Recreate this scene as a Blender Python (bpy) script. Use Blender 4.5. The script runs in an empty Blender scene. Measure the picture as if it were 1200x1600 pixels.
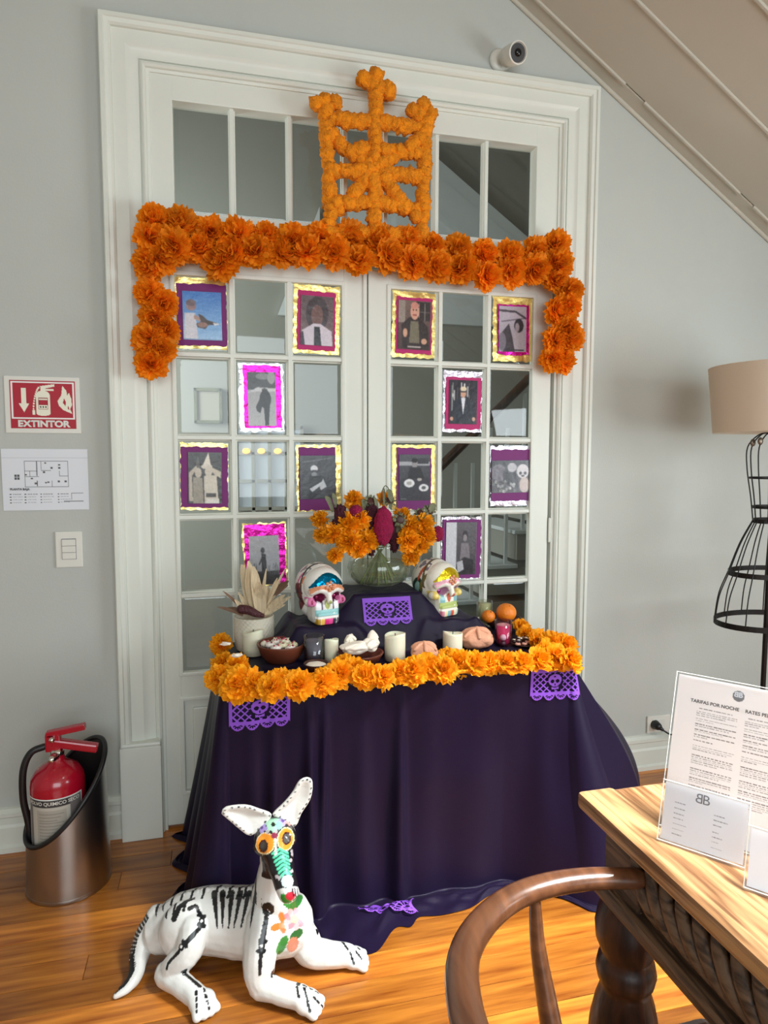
import bpy, bmesh, math, random
import numpy as np
from mathutils import Vector, Matrix, noise as mnoise
from mathutils.bvhtree import BVHTree

scene = bpy.context.scene
COL = scene.collection
# ------------------------------------------------------------------ camera
FPX = 1040.0
CAM = np.array([0.33870865, -2.42320585, 1.34384043])
def cam_axes(yaw=0.24697778, pit=-0.08334474, rol=0.00214762):
    cy, sy, cp, sp, cr, sr = math.cos(yaw), math.sin(yaw), math.cos(pit), math.sin(pit), math.cos(rol), math.sin(rol)
    fwd = np.array([sy*cp, cy*cp, sp]); right = np.array([cy, -sy, 0.]); up = np.cross(right, fwd)
    return right*cr + up*sr, -right*sr + up*cr, fwd
RX, UP, FW = cam_axes()
cam = bpy.data.cameras.new('camera'); camo = bpy.data.objects.new('camera', cam); COL.objects.link(camo)
cam.sensor_fit = 'HORIZONTAL'; cam.sensor_width = 36.0; cam.lens = FPX/1200*36.0; cam.clip_start = 0.05
camo.matrix_world = Matrix(((RX[0], UP[0], -FW[0], CAM[0]), (RX[1], UP[1], -FW[1], CAM[1]), (RX[2], UP[2], -FW[2], CAM[2]), (0, 0, 0, 1)))
scene.camera = camo
# ------------------------------------------------------------------ light
w = bpy.data.worlds.new('world'); scene.world = w; w.use_nodes = True
w.node_tree.nodes['Background'].inputs[0].default_value = (0.75, 0.85, 1.0, 1); w.node_tree.nodes['Background'].inputs[1].default_value = 1.0
def area(name, loc, aim, sx, sy, power, col, spread=180):
    l = bpy.data.lights.new(name, 'AREA'); l.shape = 'RECTANGLE'; l.size = sx; l.size_y = sy; l.energy = power; l.color = col; l.spread = math.radians(spread)
    o = bpy.data.objects.new(name, l); COL.objects.link(o); o.location = loc
    o.rotation_euler = (Vector(aim)-Vector(loc)).to_track_quat('-Z', 'Y').to_euler(); return o
area('window_daylight', (3.05, -2.15, 1.30), (0.9, -1.0, 0.5), 1.5, 0.9, 42, (0.86, 0.955, 1.0))
area('skylight_daylight', (1.93, -2.0, 2.58), (1.22, -1.05, 0.0), 0.9, 0.7, 25, (0.94, 0.98, 0.98), 46)
area('rear_fill_light', (0.6, -4.85, 1.75), (0.9, 0, 1.5), 2.6, 1.7, 80, (0.84, 0.945, 1.0))  # added soft fill from behind the camera; wall_front has no window
area('hall_fill_light', (-0.9, 0.9, 1.9), (1.6, 1.7, 1.4), 0.8, 1.4, 40, (0.93, 0.98, 1.0))  # added lamp setting the hall brightness seen through the panes
scene.view_settings.view_transform = 'Standard'; scene.view_settings.look = 'None'
scene.view_settings.gamma = 1.0; scene.view_settings.use_curve_mapping = False
scene.view_settings.exposure = 0.14
scene.cycles.transparent_max_bounces = 24

# ------------------------------------------------------------------ helpers
def ray(u, v): return RX*((u-600)/FPX) + UP*((800-v)/FPX) + FW
def onY(u, v, y): d = ray(u, v); return Vector(CAM + d*((y-CAM[1])/d[1]))
def onZ(u, v, z): d = ray(u, v); return Vector(CAM + d*((z-CAM[2])/d[2]))
def s2l(c):
    return tuple(((x/12.92) if x <= 0.04045 else ((x+0.055)/1.055)**2.4) for x in c)
def rgb(r, g, b): return s2l((r/255, g/255, b/255))

def mesh_obj(name, verts, faces, mat=None, parent=None, smooth=False, loc=None):
    me = bpy.data.meshes.new(name); me.from_pydata([tuple(v) for v in verts], [], faces)
    me.update()
    if smooth: me.polygons.foreach_set('use_smooth', [True]*len(me.polygons))
    if mat: me.materials.append(mat)
    o = bpy.data.objects.new(name, me); COL.objects.link(o)
    if parent: o.parent = parent
    if loc is not None: o.location = loc
    return o
class MB:
    """collects geometry; build() links it as one mesh"""
    def __init__(s): s.v = []; s.f = []
    def add(s, vs, fs):
        n = len(s.v); s.v += [tuple(v) for v in vs]; s.f += [tuple(i+n for i in f) for f in fs]; return s
    def box(s, x0, x1, y0, y1, z0, z1, b=0.0, M=None):
        bm = bmesh.new(); bmesh.ops.create_cube(bm, size=1)
        for v in bm.verts:
            v.co = Vector(((x0+x1)/2+v.co.x*(x1-x0), (y0+y1)/2+v.co.y*(y1-y0), (z0+z1)/2+v.co.z*(z1-z0)))
        if b > 0: bmesh.ops.bevel(bm, geom=bm.edges[:], offset=b, segments=2, profile=0.6, affect='EDGES')
        if M is not None: bmesh.ops.transform(bm, matrix=M, verts=bm.verts)
        bm.verts.index_update(); s.add([v.co for v in bm.verts], [[v.index for v in f.verts] for f in bm.faces]); bm.free(); return s
    def tube(s, pts, rad, n=12, flat=1.0, closed=False, up=None):
        pts = [Vector(p) for p in pts]; m = len(pts)
        if not hasattr(rad, '__len__'): rad = [rad]*m
        vs = []; fs = []; pu = Vector(up) if up else None
        rings = []
        for i, p in enumerate(pts):
            a = pts[(i-1) % m] if (closed or i > 0) else p; c = pts[(i+1) % m] if (closed or i < m-1) else p
            t = (c-a).normalized()
            if pu is None: pu = Vector((0, 0, 1)) if abs(t.z) < 0.9 else Vector((1, 0, 0))
            sx = t.cross(pu).normalized(); u = sx.cross(t).normalized()
            if up is None: pu = u
            rings.append((p, sx, u, t))
        if not closed:   # round caps
            p, sx, u, t = rings[0]; r = rad[0]; q = [(p - t*r*math.sin(a), sx, u, r*math.cos(a)) for a in (1.45, 1.0, 0.5)]
            mid = [(rings[i][0], rings[i][1], rings[i][2], rad[i]) for i in range(m)]
            p, sx, u, t = rings[-1]; r = rad[-1]; e = [(p + t*r*math.sin(a), sx, u, r*math.cos(a)) for a in (0.5, 1.0, 1.45)]
            full = q+mid+e
        else: full = [(rings[i][0], rings[i][1], rings[i][2], rad[i]) for i in range(m)]
        for p, sx, u, r in full:
            for k in range(n):
                a = 2*math.pi*k/n; vs.append(p + sx*r*math.cos(a) + u*r*flat*math.sin(a))
        R = len(full)
        for i in range(R if closed else R-1):
            j = (i+1) % R
            for k in range(n): fs.append((i*n+k, i*n+(k+1) % n, j*n+(k+1) % n, j*n+k))
        if not closed: fs.append(tuple(range(n-1, -1, -1))); fs.append(tuple((R-1)*n+k for k in range(n)))
        return s.add(vs, fs)
    def lathe(s, prof, c=(0, 0, 0), n=32, M=None, ripple=None):
        vs = []; fs = []
        for r, z in prof:
            for k in range(n):
                a = 2*math.pi*k/n; rr = r*(1+(ripple(a, z) if ripple else 0))
                vs.append(Vector((c[0]+rr*math.cos(a), c[1]+rr*math.sin(a), c[2]+z)))
        for i in range(len(prof)-1):
            for k in range(n): fs.append((i*n+k, i*n+(k+1) % n, (i+1)*n+(k+1) % n, (i+1)*n+k))
        if prof[0][0] > 1e-4: fs.append(tuple(range(n-1, -1, -1)))
        if prof[-1][0] > 1e-4: fs.append(tuple((len(prof)-1)*n+k for k in range(n)))
        if M is not None: vs = [M @ v for v in vs]
        return s.add(vs, fs)
    def ico(s, c, r, sub=2, M=None, nz=0.0, seed=0, freq=3.0):
        bm = bmesh.new(); bmesh.ops.create_icosphere(bm, subdivisions=sub, radius=1)
        rr = r if hasattr(r, '__len__') else (r, r, r)
        vs = []
        for v in bm.verts:
            d = v.co.copy(); k = 1+nz*mnoise.noise(d*freq+Vector((seed*7.1, seed*3.3, seed))) if nz else 1
            p = Vector((d.x*rr[0]*k, d.y*rr[1]*k, d.z*rr[2]*k))
            if M is not None: p = M @ p
            vs.append(p+Vector(c))
        s.add(vs, [[v.index for v in f.verts] for f in bm.faces]); bm.free(); return s
    def build(s, name, mat=None, parent=None, smooth=False, loc=None):
        return mesh_obj(name, s.v, s.f, mat, parent, smooth, loc)
def smooth_by_angle(o, deg=40):
    me = o.data; me.polygons.foreach_set('use_smooth', [True]*len(me.polygons))
    bm = bmesh.new(); bm.from_mesh(me); a = math.radians(deg)
    for e in bm.edges:
        if len(e.link_faces) == 2 and e.calc_face_angle(0) > a: e.smooth = False
    bm.to_mesh(me); bm.free(); return o
def empty(name, loc=(0, 0, 0), rz=0.0):
    o = bpy.data.objects.new(name, None); COL.objects.link(o); o.location = loc; o.rotation_euler = (0, 0, rz); o.empty_display_size = 0.05; return o
def tag(o, label, cat, group=None):
    o['label'] = label; o['category'] = cat
    if group: o['group'] = group
    return o
def lab(o, label): o['label'] = label; return o
def struct(o): o['kind'] = 'structure'; return o
def setparent(o, p):   # keep world location when parent is unrotated
    o.parent = p; o.location = Vector(o.location)-Vector(p.location); return o
def part(mb, name, mat, root, smooth=False):   # geometry given in world coords, root unrotated
    L = Vector(root.location); o = mesh_obj(name, [Vector(v)-L for v in mb.v], mb.f, mat, root, smooth); return o
def crspline(pts, k=6):
    pts = [Vector(p) for p in pts]; out = []
    for i in range(len(pts)-1):
        p0 = pts[max(i-1, 0)]; p1 = pts[i]; p2 = pts[i+1]; p3 = pts[min(i+2, len(pts)-1)]
        for j in range(k):
            t = j/k
            out.append(0.5*((2*p1)+(p2-p0)*t+(2*p0-5*p1+4*p2-p3)*t*t+(3*p1-p0-3*p2+p3)*t**3))
    out.append(pts[-1]); return out
def copy_mesh_obj(src, name, loc, rot, scale=1.0, parent=None):
    o = bpy.data.objects.new(name, src); COL.objects.link(o); o.parent = parent; o.location = loc; o.rotation_euler = rot; o.scale = (scale,)*3 if not hasattr(scale, '__len__') else scale
    return o

# ------------------------------------------------------------------ materials
def mat(name, col, rough=0.6, metal=0.0, bump=0.0, bscale=40.0, var=0.0, vscale=8.0, spec=0.5, sheen=0.0, coat=0.0, trans=0.0, transl=0.0, sss=0.0, stretch=(1, 1, 1), objrand=0.0, attr=None, emit=None):
    m = bpy.data.materials.new(name); m.use_nodes = True; nt = m.node_tree; N = nt.nodes; L = nt.links
    b = N['Principled BSDF']; out = N['Material Output']
    b.inputs['Base Color'].default_value = (*col, 1); b.inputs['Roughness'].default_value = rough; b.inputs['Metallic'].default_value = metal
    b.inputs['Specular IOR Level'].default_value = spec; b.inputs['Sheen Weight'].default_value = sheen; b.inputs['Coat Weight'].default_value = coat
    b.inputs['Transmission Weight'].default_value = trans
    if sss: b.inputs['Subsurface Weight'].default_value = sss; b.inputs['Subsurface Scale'].default_value = 0.02
    tc = N.new('ShaderNodeTexCoord'); mp = N.new('ShaderNodeMapping'); mp.inputs['Scale'].default_value = stretch; L.new(tc.outputs['Object'], mp.inputs[0])
    src = None
    if attr:
        a = N.new('ShaderNodeAttribute'); a.attribute_name = attr; src = a.outputs['Color']
    if var > 0:
        n = N.new('ShaderNodeTexNoise'); n.inputs['Scale'].default_value = vscale; n.inputs['Detail'].default_value = 4; L.new(mp.outputs[0], n.inputs['Vector'])
        mr = N.new('ShaderNodeMapRange'); mr.inputs[1].default_value = 0.3; mr.inputs[2].default_value = 0.7; mr.inputs[3].default_value = 1-var; mr.inputs[4].default_value = 1+var
        L.new(n.outputs[0], mr.inputs[0]); mx = N.new('ShaderNodeMix'); mx.data_type = 'RGBA'; mx.blend_type = 'MULTIPLY'; mx.inputs[0].default_value = 1
        if src: L.new(src, mx.inputs[6])
        else: mx.inputs[6].default_value = (*col, 1)
        L.new(mr.outputs[0], mx.inputs[7]); src = mx.outputs[2]
    if objrand > 0:
        oi = N.new('ShaderNodeObjectInfo'); hs = N.new('ShaderNodeHueSaturation'); mr = N.new('ShaderNodeMapRange'); mr.inputs[3].default_value = 1-objrand; mr.inputs[4].default_value = 1+objrand
        L.new(oi.outputs['Random'], mr.inputs[0]); L.new(mr.outputs[0], hs.inputs['Value'])
        if src: L.new(src, hs.inputs['Color'])
        else: hs.inputs['Color'].default_value = (*col, 1)
        src = hs.outputs[0]
    if src: L.new(src, b.inputs['Base Color'])
    if bump > 0:
        n2 = N.new('ShaderNodeTexNoise'); n2.inputs['Scale'].default_value = bscale; n2.inputs['Detail'].default_value = 5; L.new(mp.outputs[0], n2.inputs['Vector'])
        bp = N.new('ShaderNodeBump'); bp.inputs['Strength'].default_value = bump; bp.inputs['Distance'].default_value = 0.01; L.new(n2.outputs[0], bp.inputs['Height']); L.new(bp.outputs[0], b.inputs['Normal'])
    if transl > 0:
        t = N.new('ShaderNodeBsdfTranslucent'); ms = N.new('ShaderNodeMixShader'); ms.inputs[0].default_value = transl
        if src: L.new(src, t.inputs[0])
        else: t.inputs[0].default_value = (*col, 1)
        L.new(b.outputs[0], ms.inputs[1]); L.new(t.outputs[0], ms.inputs[2]); L.new(ms.outputs[0], out.inputs[0])
    if emit: b.inputs['Emission Color'].default_value = (*emit[0], 1); b.inputs['Emission Strength'].default_value = emit[1]
    return m
def mat_glass(name, tint=(1, 1, 1), refl=1.0, rough=0.02, cloud=None):
    m = bpy.data.materials.new(name); m.use_nodes = True; nt = m.node_tree; N = nt.nodes; L = nt.links
    out = N['Material Output']; N.remove(N['Principled BSDF'])
    t = N.new('ShaderNodeBsdfTransparent'); t.inputs[0].default_value = (*tint, 1); g = N.new('ShaderNodeBsdfGlossy'); g.inputs['Roughness'].default_value = rough
    fr = N.new('ShaderNodeLayerWeight'); pw = N.new('ShaderNodeMath'); pw.operation = 'POWER'; pw.inputs[1].default_value = 4.0; L.new(fr.outputs['Facing'], pw.inputs[0])
    ad = N.new('ShaderNodeMath'); ad.operation = 'ADD'; ad.inputs[1].default_value = 0.05; L.new(pw.outputs[0], ad.inputs[0])
    mu = N.new('ShaderNodeMath'); mu.operation = 'MULTIPLY'; mu.inputs[1].default_value = refl; mu.use_clamp = True
    mx = N.new('ShaderNodeMixShader'); L.new(ad.outputs[0], mu.inputs[0]); L.new(mu.outputs[0], mx.inputs[0]); L.new(t.outputs[0], mx.inputs[1]); L.new(g.outputs[0], mx.inputs[2]); L.new(mx.outputs[0], out.inputs[0])
    if cloud:
        df = N.new('ShaderNodeBsdfDiffuse'); df.inputs[0].default_value = (*cloud[0], 1); m2 = N.new('ShaderNodeMixShader'); m2.inputs[0].default_value = cloud[1]
        L.new(mx.outputs[0], m2.inputs[1]); L.new(df.outputs[0], m2.inputs[2]); L.new(m2.outputs[0], out.inputs[0])
    return m
def mat_wood(name, dark, light, axis=0, scale=1.0, rough=0.35, bump=0.15, coat=0.0, objrand=0.0, streak=0.5):
    m = bpy.data.materials.new(name); m.use_nodes = True; nt = m.node_tree; N = nt.nodes; L = nt.links; b = N['Principled BSDF']
    tc = N.new('ShaderNodeTexCoord'); mp = N.new('ShaderNodeMapping'); sc = [14*scale]*3; sc[axis] = 1.1*scale; mp.inputs['Scale'].default_value = sc
    oi = N.new('ShaderNodeObjectInfo'); ad = N.new('ShaderNodeVectorMath'); ad.operation = 'ADD'; ml = N.new('ShaderNodeVectorMath'); ml.operation = 'SCALE'; ml.inputs['Scale'].default_value = 37.0
    cb = N.new('ShaderNodeCombineXYZ'); L.new(oi.outputs['Random'], cb.inputs[0]); L.new(oi.outputs['Random'], cb.inputs[1]); L.new(cb.outputs[0], ml.inputs[0])
    L.new(tc.outputs['Object'], ad.inputs[0]); L.new(ml.outputs[0], ad.inputs[1]); L.new(ad.outputs[0], mp.inputs[0])
    n = N.new('ShaderNodeTexNoise'); n.inputs['Scale'].default_value = 1.0; n.inputs['Detail'].default_value = 3; n.inputs['Distortion'].default_value = 0.6; L.new(mp.outputs[0], n.inputs['Vector'])
    sn = N.new('ShaderNodeMath'); sn.operation = 'MULTIPLY'; sn.inputs[1].default_value = 26.0; L.new(n.outputs[0], sn.inputs[0])
    si = N.new('ShaderNodeMath'); si.operation = 'SINE'; L.new(sn.outputs[0], si.inputs[0])
    n3 = N.new('ShaderNodeTexNoise'); n3.inputs['Scale'].default_value = 5.0; n3.inputs['Detail'].default_value = 6; L.new(mp.outputs[0], n3.inputs['Vector'])
    mr = N.new('ShaderNodeMapRange'); mr.inputs[1].default_value = -1; mr.inputs[2].default_value = 1; mr.inputs[3].default_value = 0.5-streak/2; mr.inputs[4].default_value = 0.5+streak/2; L.new(si.outputs[0], mr.inputs[0])
    av = N.new('ShaderNodeMath'); av.operation = 'ADD'; L.new(mr.outputs[0], av.inputs[0]); L.new(n3.outputs[0], av.inputs[1])
    rp = N.new('ShaderNodeValToRGB'); rp.color_ramp.elements[0].color = (*dark, 1); rp.color_ramp.elements[1].color = (*light, 1); rp.color_ramp.elements[0].position = 0.55; rp.color_ramp.elements[1].position = 1.25 if False else 1.0
    hf = N.new('ShaderNodeMath'); hf.operation = 'MULTIPLY'; hf.inputs[1].default_value = 0.82; L.new(av.outputs[0], hf.inputs[0]); L.new(hf.outputs[0], rp.inputs[0])
    hs = N.new('ShaderNodeHueSaturation'); mv = N.new('ShaderNodeMapRange'); mv.inputs[3].default_value = 1-objrand; mv.inputs[4].default_value = 1+objrand; L.new(oi.outputs['Random'], mv.inputs[0]); L.new(mv.outputs[0], hs.inputs['Value']); L.new(rp.outputs[0], hs.inputs['Color'])
    L.new(hs.outputs[0], b.inputs['Base Color']); b.inputs['Roughness'].default_value = rough; b.inputs['Coat Weight'].default_value = coat; b.inputs['Coat Roughness'].default_value = 0.12
    bp = N.new('ShaderNodeBump'); bp.inputs['Strength'].default_value = bump; bp.inputs['Distance'].default_value = 0.004; L.new(av.outputs[0], bp.inputs['Height']); L.new(bp.outputs[0], b.inputs['Normal'])
    return m
M = {}
M['wall'] = mat('wall_paint', rgb(192, 194, 188), 0.85, bump=0.06, bscale=120, var=0.03, vscale=1.5)
M['white'] = mat('white_trim_paint', rgb(224, 226, 216), 0.42, bump=0.05, bscale=25, var=0.03, vscale=3)
M['ceil'] = mat('ceiling_paint', rgb(196, 190, 176), 0.6, bump=0.05, bscale=20, var=0.03, vscale=2)
M['gap'] = mat('dark_gap', (0.004, 0.004, 0.004), 0.9)
M['glass'] = mat_glass('pane_glass', (0.82, 0.85, 0.81), 1.1)
M['clear'] = mat_glass('clear_glass', (0.96, 0.975, 0.96), 1.3)
M['acryl'] = mat_glass('acrylic', (0.96, 0.97, 0.98), 1.2)
M['floor'] = mat_wood('floor_wood', rgb(124, 56, 15), rgb(204, 128, 46), 0, 0.8, 0.27, 0.05, 0.22, 0.36, 0.12)
M['plank_gap'] = mat('plank_gap', rgb(50, 25, 12), 0.8)
M['desk'] = mat_wood('desk_wood', rgb(116, 76, 44), rgb(198, 150, 102), 1, 1.5, 0.42, 0.30, 0.05, 0.0, 0.5)
M['deskdark'] = mat_wood('desk_carving_wood', rgb(62, 44, 32), rgb(120, 92, 68), 1, 2.0, 0.5, 0.3)
M['legdark'] = mat_wood('leg_wood', rgb(38, 22, 15), rgb(72, 42, 28), 2, 1.5, 0.4, 0.15)
M['chair'] = mat_wood('chair_wood', rgb(82, 48, 30), rgb(126, 80, 52), 1, 0.9, 0.3, 0.08, 0.3, 0.0, 0.22)
M['cloth'] = mat('purple_satin', rgb(23, 13, 39), 0.46, bump=0.05, bscale=300, spec=0.18, sheen=0.02)
M['picado'] = mat('purple_tissue', rgb(146, 84, 214), 0.7, transl=0.2)
M['orange'] = mat('marigold_paper', rgb(250, 150, 4), 0.7, var=0.12, vscale=30, transl=0.35, objrand=0.08)
M['yellow'] = mat('marigold_yellow', rgb(255, 178, 8), 0.7, var=0.10, vscale=30, transl=0.35, objrand=0.06)
M['fuzz'] = mat('orange_fuzz', rgb(255, 150, 0), 0.85, bump=1.0, bscale=170, var=0.2, vscale=55, objrand=0.05)
M['fresh'] = mat('fresh_marigold', rgb(252, 168, 18), 0.5, var=0.2, vscale=50, transl=0.2, objrand=0.1)
M['maroon'] = mat('maroon_petal', rgb(70, 14, 34), 0.8, bump=0.6, bscale=200, var=0.3, vscale=60)
M['magenta'] = mat('magenta_cockscomb', rgb(146, 6, 64), 0.9, bump=0.8, bscale=220, var=0.2, vscale=60)
M['green'] = mat('stem_green', rgb(120, 134, 84), 0.6, var=0.3, vscale=30)
M['greyleaf'] = mat('grey_leaf', rgb(110, 112, 84), 0.7, var=0.25, vscale=30)
M['dark'] = mat('black_plastic', rgb(22, 22, 24), 0.4)
M['blackmetal'] = mat('black_iron', rgb(34, 31, 29), 0.45, metal=0.6)
M['steel'] = mat('brushed_steel', (0.42, 0.40, 0.38), 0.30, metal=1.0, bump=0.05, bscale=60, stretch=(1, 1, 30))
M['red'] = mat('red_enamel', rgb(176, 14, 40), 0.25, coat=0.4)
M['chrome'] = mat('chrome', (0.7, 0.68, 0.62), 0.2, metal=1.0)
M['col'] = mat('painted_print', (0.5, 0.5, 0.5), 0.55, attr='Col')
M['colgloss'] = mat('painted_gloss', (0.5, 0.5, 0.5), 0.3, attr='Col', bump=0.12, bscale=45)
M['gold'] = mat('gold_foil', rgb(250, 226, 140), 0.3, metal=0.8, bump=0.3, bscale=40)
M['pinkfoil'] = mat('pink_foil', rgb(214, 34, 160), 0.26, metal=0.75, bump=0.35, bscale=45)
M['silver'] = mat('silver_foil', rgb(225, 215, 230), 0.25, metal=0.9, bump=0.3, bscale=45)
M['purplep'] = mat('purple_paper', rgb(118, 28, 108), 0.6)
M['magentap'] = mat('magenta_paper', rgb(186, 30, 106), 0.6)
M['print'] = mat('card_print', (0.5, 0.5, 0.5), 0.55, attr='Col', transl=0.55)
M['paper'] = mat('white_paper', rgb(226, 226, 230), 0.5)
M['ink'] = mat('ink', rgb(55, 55, 60), 0.6)
M['greyink'] = mat('grey_ink', rgb(120, 120, 126), 0.6)
M['plastic'] = mat('white_plastic', rgb(226, 223, 214), 0.35)
M['wax'] = mat('ivory_wax', rgb(232, 226, 200), 0.5, sss=0.3, var=0.03)
M['clay'] = mat('brown_clay', rgb(104, 52, 34), 0.4, var=0.15, vscale=20)
M['claydark'] = mat('dark_clay', rgb(66, 34, 26), 0.45, var=0.15, vscale=20)
M['bread'] = mat('sugared_bread', rgb(222, 160, 128), 0.75, bump=0.5, bscale=60, var=0.12, vscale=25)
M['husk'] = mat('corn_husk', rgb(226, 204, 168), 0.6, bump=0.5, bscale=50, stretch=(6, 6, 0.5), var=0.18, vscale=20, transl=0.15)
M['darkhusk'] = mat('old_husk', rgb(120, 92, 72), 0.7, var=0.25, vscale=20)
M['weave'] = mat('woven_cream', rgb(208, 200, 182), 0.8, var=0.06)
M['skin'] = mat('orange_peel', rgb(240, 132, 30), 0.42, bump=0.25, bscale=180, var=0.06)
M['bone'] = mat('white_sugar_bread', rgb(238, 228, 212), 0.6, bump=0.25, bscale=40)
M['shade'] = mat('linen_lampshade', rgb(226, 210, 190), 0.85, bump=0.15, bscale=260, transl=0.25)
M['hall'] = mat('hall_paint', rgb(160, 160, 152), 0.85, var=0.04, vscale=1)
M['hallwhite'] = mat('hall_white', rgb(226, 232, 234), 0.7)
M['candlepink'] = mat_glass('pink_glass', (0.95, 0.66, 0.78), 1.1)

# painted prints -----------------------------------------------------------
class Cv:
    def __init__(s, w, h, bg): s.w = w; s.h = h; s.a = np.ones((h, w, 3))*np.array(bg)/255.; yy, xx = np.mgrid[0:h, 0:w]; s.x = (xx+0.5)/w; s.y = (yy+0.5)/h
    def put(s, m, c, al=1.0): s.a[m] = s.a[m]*(1-al)+np.array(c)/255.*al; return s
    def rect(s, x0, y0, x1, y1, c, al=1.0): return s.put((s.x >= x0) & (s.x < x1) & (s.y >= y0) & (s.y < y1), c, al)
    def ell(s, cx, cy, rx, ry, c, rot=0, al=1.0):
        dx = s.x-cx; dy = s.y-cy; cr, sr = math.cos(rot), math.sin(rot); X = dx*cr+dy*sr; Y = -dx*sr+dy*cr
        return s.put((X/rx)**2+(Y/ry)**2 < 1, c, al)
    def poly(s, pts, c, al=1.0):
        m = np.zeros(s.x.shape, bool); n = len(pts)
        for i in range(n):
            x1, y1 = pts[i]; x2, y2 = pts[(i+1) % n]
            if y1 == y2: continue
            cond = ((y1 > s.y) != (y2 > s.y)) & (s.x < (x2-x1)*(s.y-y1)/(y2-y1)+x1); m ^= cond
        return s.put(m, c, al)
    def line(s, x0, y0, x1, y1, wd, c):
        dx, dy = x1-x0, y1-y0; L2 = dx*dx+dy*dy+1e-12; t = np.clip(((s.x-x0)*dx+(s.y-y0)*dy)/L2, 0, 1)
        return s.put((s.x-x0-t*dx)**2+(s.y-y0-t*dy)**2 < wd*wd, c)
    def grad(s, c0, c1):
        t = s.y[..., None]; s.a = np.array(c0)/255.*(1-t)+np.array(c1)/255.*t; return s
    def noise(s, amt, seed=0): r = np.random.RandomState(seed); s.a = np.clip(s.a+(r.rand(s.h, s.w, 1)-0.5)*amt, 0, 1); return s
def col_attr(me, cols):
    at = me.color_attributes.new('Col', 'FLOAT_COLOR', 'POINT'); c = np.ones((len(me.vertices), 4)); c[:, :3] = cols
    at.data.foreach_set('color', c.ravel())
def lin(a): a = np.asarray(a, float); return np.where(a <= 0.04045, a/12.92, ((a+0.055)/1.055)**2.4)
def print_mesh(name, cv, O, X, Y, material, parent=None, jit=0.0, bow=None):
    """grid sheet: O top-left world, X across vector, Y down vector; flat cell colours"""
    O = Vector(O); X = Vector(X); Y = Vector(Y); n = X.cross(Y).normalized(); h, wd = cv.h, cv.w
    if parent: O = O-Vector(parent.location)
    vs = []; fs = []; cols = []
    for j in range(h):
        for i in range(wd):
            p = O+X*(i/(wd-1))+Y*(j/(h-1))
            if bow: p = p+n*bow(i/(wd-1), j/(h-1))
            vs.append(p)
    for j in range(h-1):
        for i in range(wd-1): a = j*wd+i; fs.append((a, a+1, a+wd+1, a+wd))
    o = mesh_obj(name, vs, fs, material, parent, bool(bow)); col_attr(o.data, lin(cv.a.reshape(-1, 3))); return o
def text_mesh(s, size, mat_, O, X, Y, name='lettering', parent=None, align='CENTER', bold=0.0, ext=0.0, mirror=False, sx=1.0):
    """text lies in plane O, X right unit, Y up unit"""
    c = bpy.data.curves.new(name, 'FONT'); c.body = s; c.size = size; c.align_x = align; c.align_y = 'CENTER'; c.offset = bold; c.extrude = ext; c.resolution_u = 3
    t = bpy.data.objects.new(name, c); COL.objects.link(t)
    dg = bpy.context.evaluated_depsgraph_get(); me = bpy.data.meshes.new_from_object(t.evaluated_get(dg)); bpy.data.objects.remove(t); me.materials.clear(); me.materials.append(mat_)
    X = Vector(X).normalized(); Y = Vector(Y).normalized(); Z = X.cross(Y); O = Vector(O)
    if parent: O = O-Vector(parent.location)
    for v in me.vertices: v.co = O+X*(v.co.x*(-1 if mirror else 1)*sx)+Y*v.co.y+Z*v.co.z
    o = bpy.data.objects.new(name, me); COL.objects.link(o); o.parent = parent; return o
def remeshed(name, mb, voxel, smooth_it=4, factor=0.5):
    o = mb.build(name); md = o.modifiers.new('r', 'REMESH'); md.mode = 'VOXEL'; md.voxel_size = voxel; md.use_smooth_shade = True
    if smooth_it: s = o.modifiers.new('s', 'SMOOTH'); s.iterations = smooth_it; s.factor = factor
    dg = bpy.context.evaluated_depsgraph_get(); me = bpy.data.meshes.new_from_object(o.evaluated_get(dg)); old = o.data; o.modifiers.clear(); o.data = me; bpy.data.meshes.remove(old)
    me.polygons.foreach_set('use_smooth', [True]*len(me.polygons)); return o
def getco(me): a = np.empty(len(me.vertices)*3); me.vertices.foreach_get('co', a); return a.reshape(-1, 3)
def setco(me, a): me.vertices.foreach_set('co', np.ascontiguousarray(a).ravel()); me.update()

random.seed(7)
# ================================================================== ROOM
XL, XR, YF, ZC = -1.9, 3.15, -5.0, 3.32
SL = 0.65                     # slope of the ceiling
def slope_z(x): return 3.035-SL*(x-1.461)
XK = 1.461+(3.035-ZC)/SL      # where slope meets the flat ceiling
ZK = slope_z(XR)
# floor: base and one object per board
fb = MB(); fb.box(XL-0.1, XR+0.1, YF-0.1, 1.9, -0.08, -0.012); floor = struct(fb.build('floor', M['plank_gap']))
rows = int((0.02-YF)/0.0895)+1; cnt = 0
pmesh = {}
for r in range(rows):
    y1 = 0.04-r*0.0895; y0 = y1-0.0880; rr = random.Random(r); x = XL-rr.uniform(0, 1.6)
    while x < XR:
        Lp = rr.choice([2.1, 2.9, 3.6]) if y1 < -1.6 else rr.choice([1.2, 1.7, 2.3]); x2 = x+Lp
        if x2 > XL and cnt < 298:
            key = round(Lp, 1)
            if key not in pmesh:
                b = MB().box(0, Lp-0.0012, 0, 0.0880, -0.012, 0.0, 0.0012); tmp = b.build('plank', M['floor']); pmesh[key] = tmp.data; bpy.data.objects.remove(tmp)
            o = copy_mesh_obj(pmesh[key], 'plank', (x, y0, rr.uniform(-0.0004, 0.0004)), (0, 0, 0), 1, floor); cnt += 1
        x = x2
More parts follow.
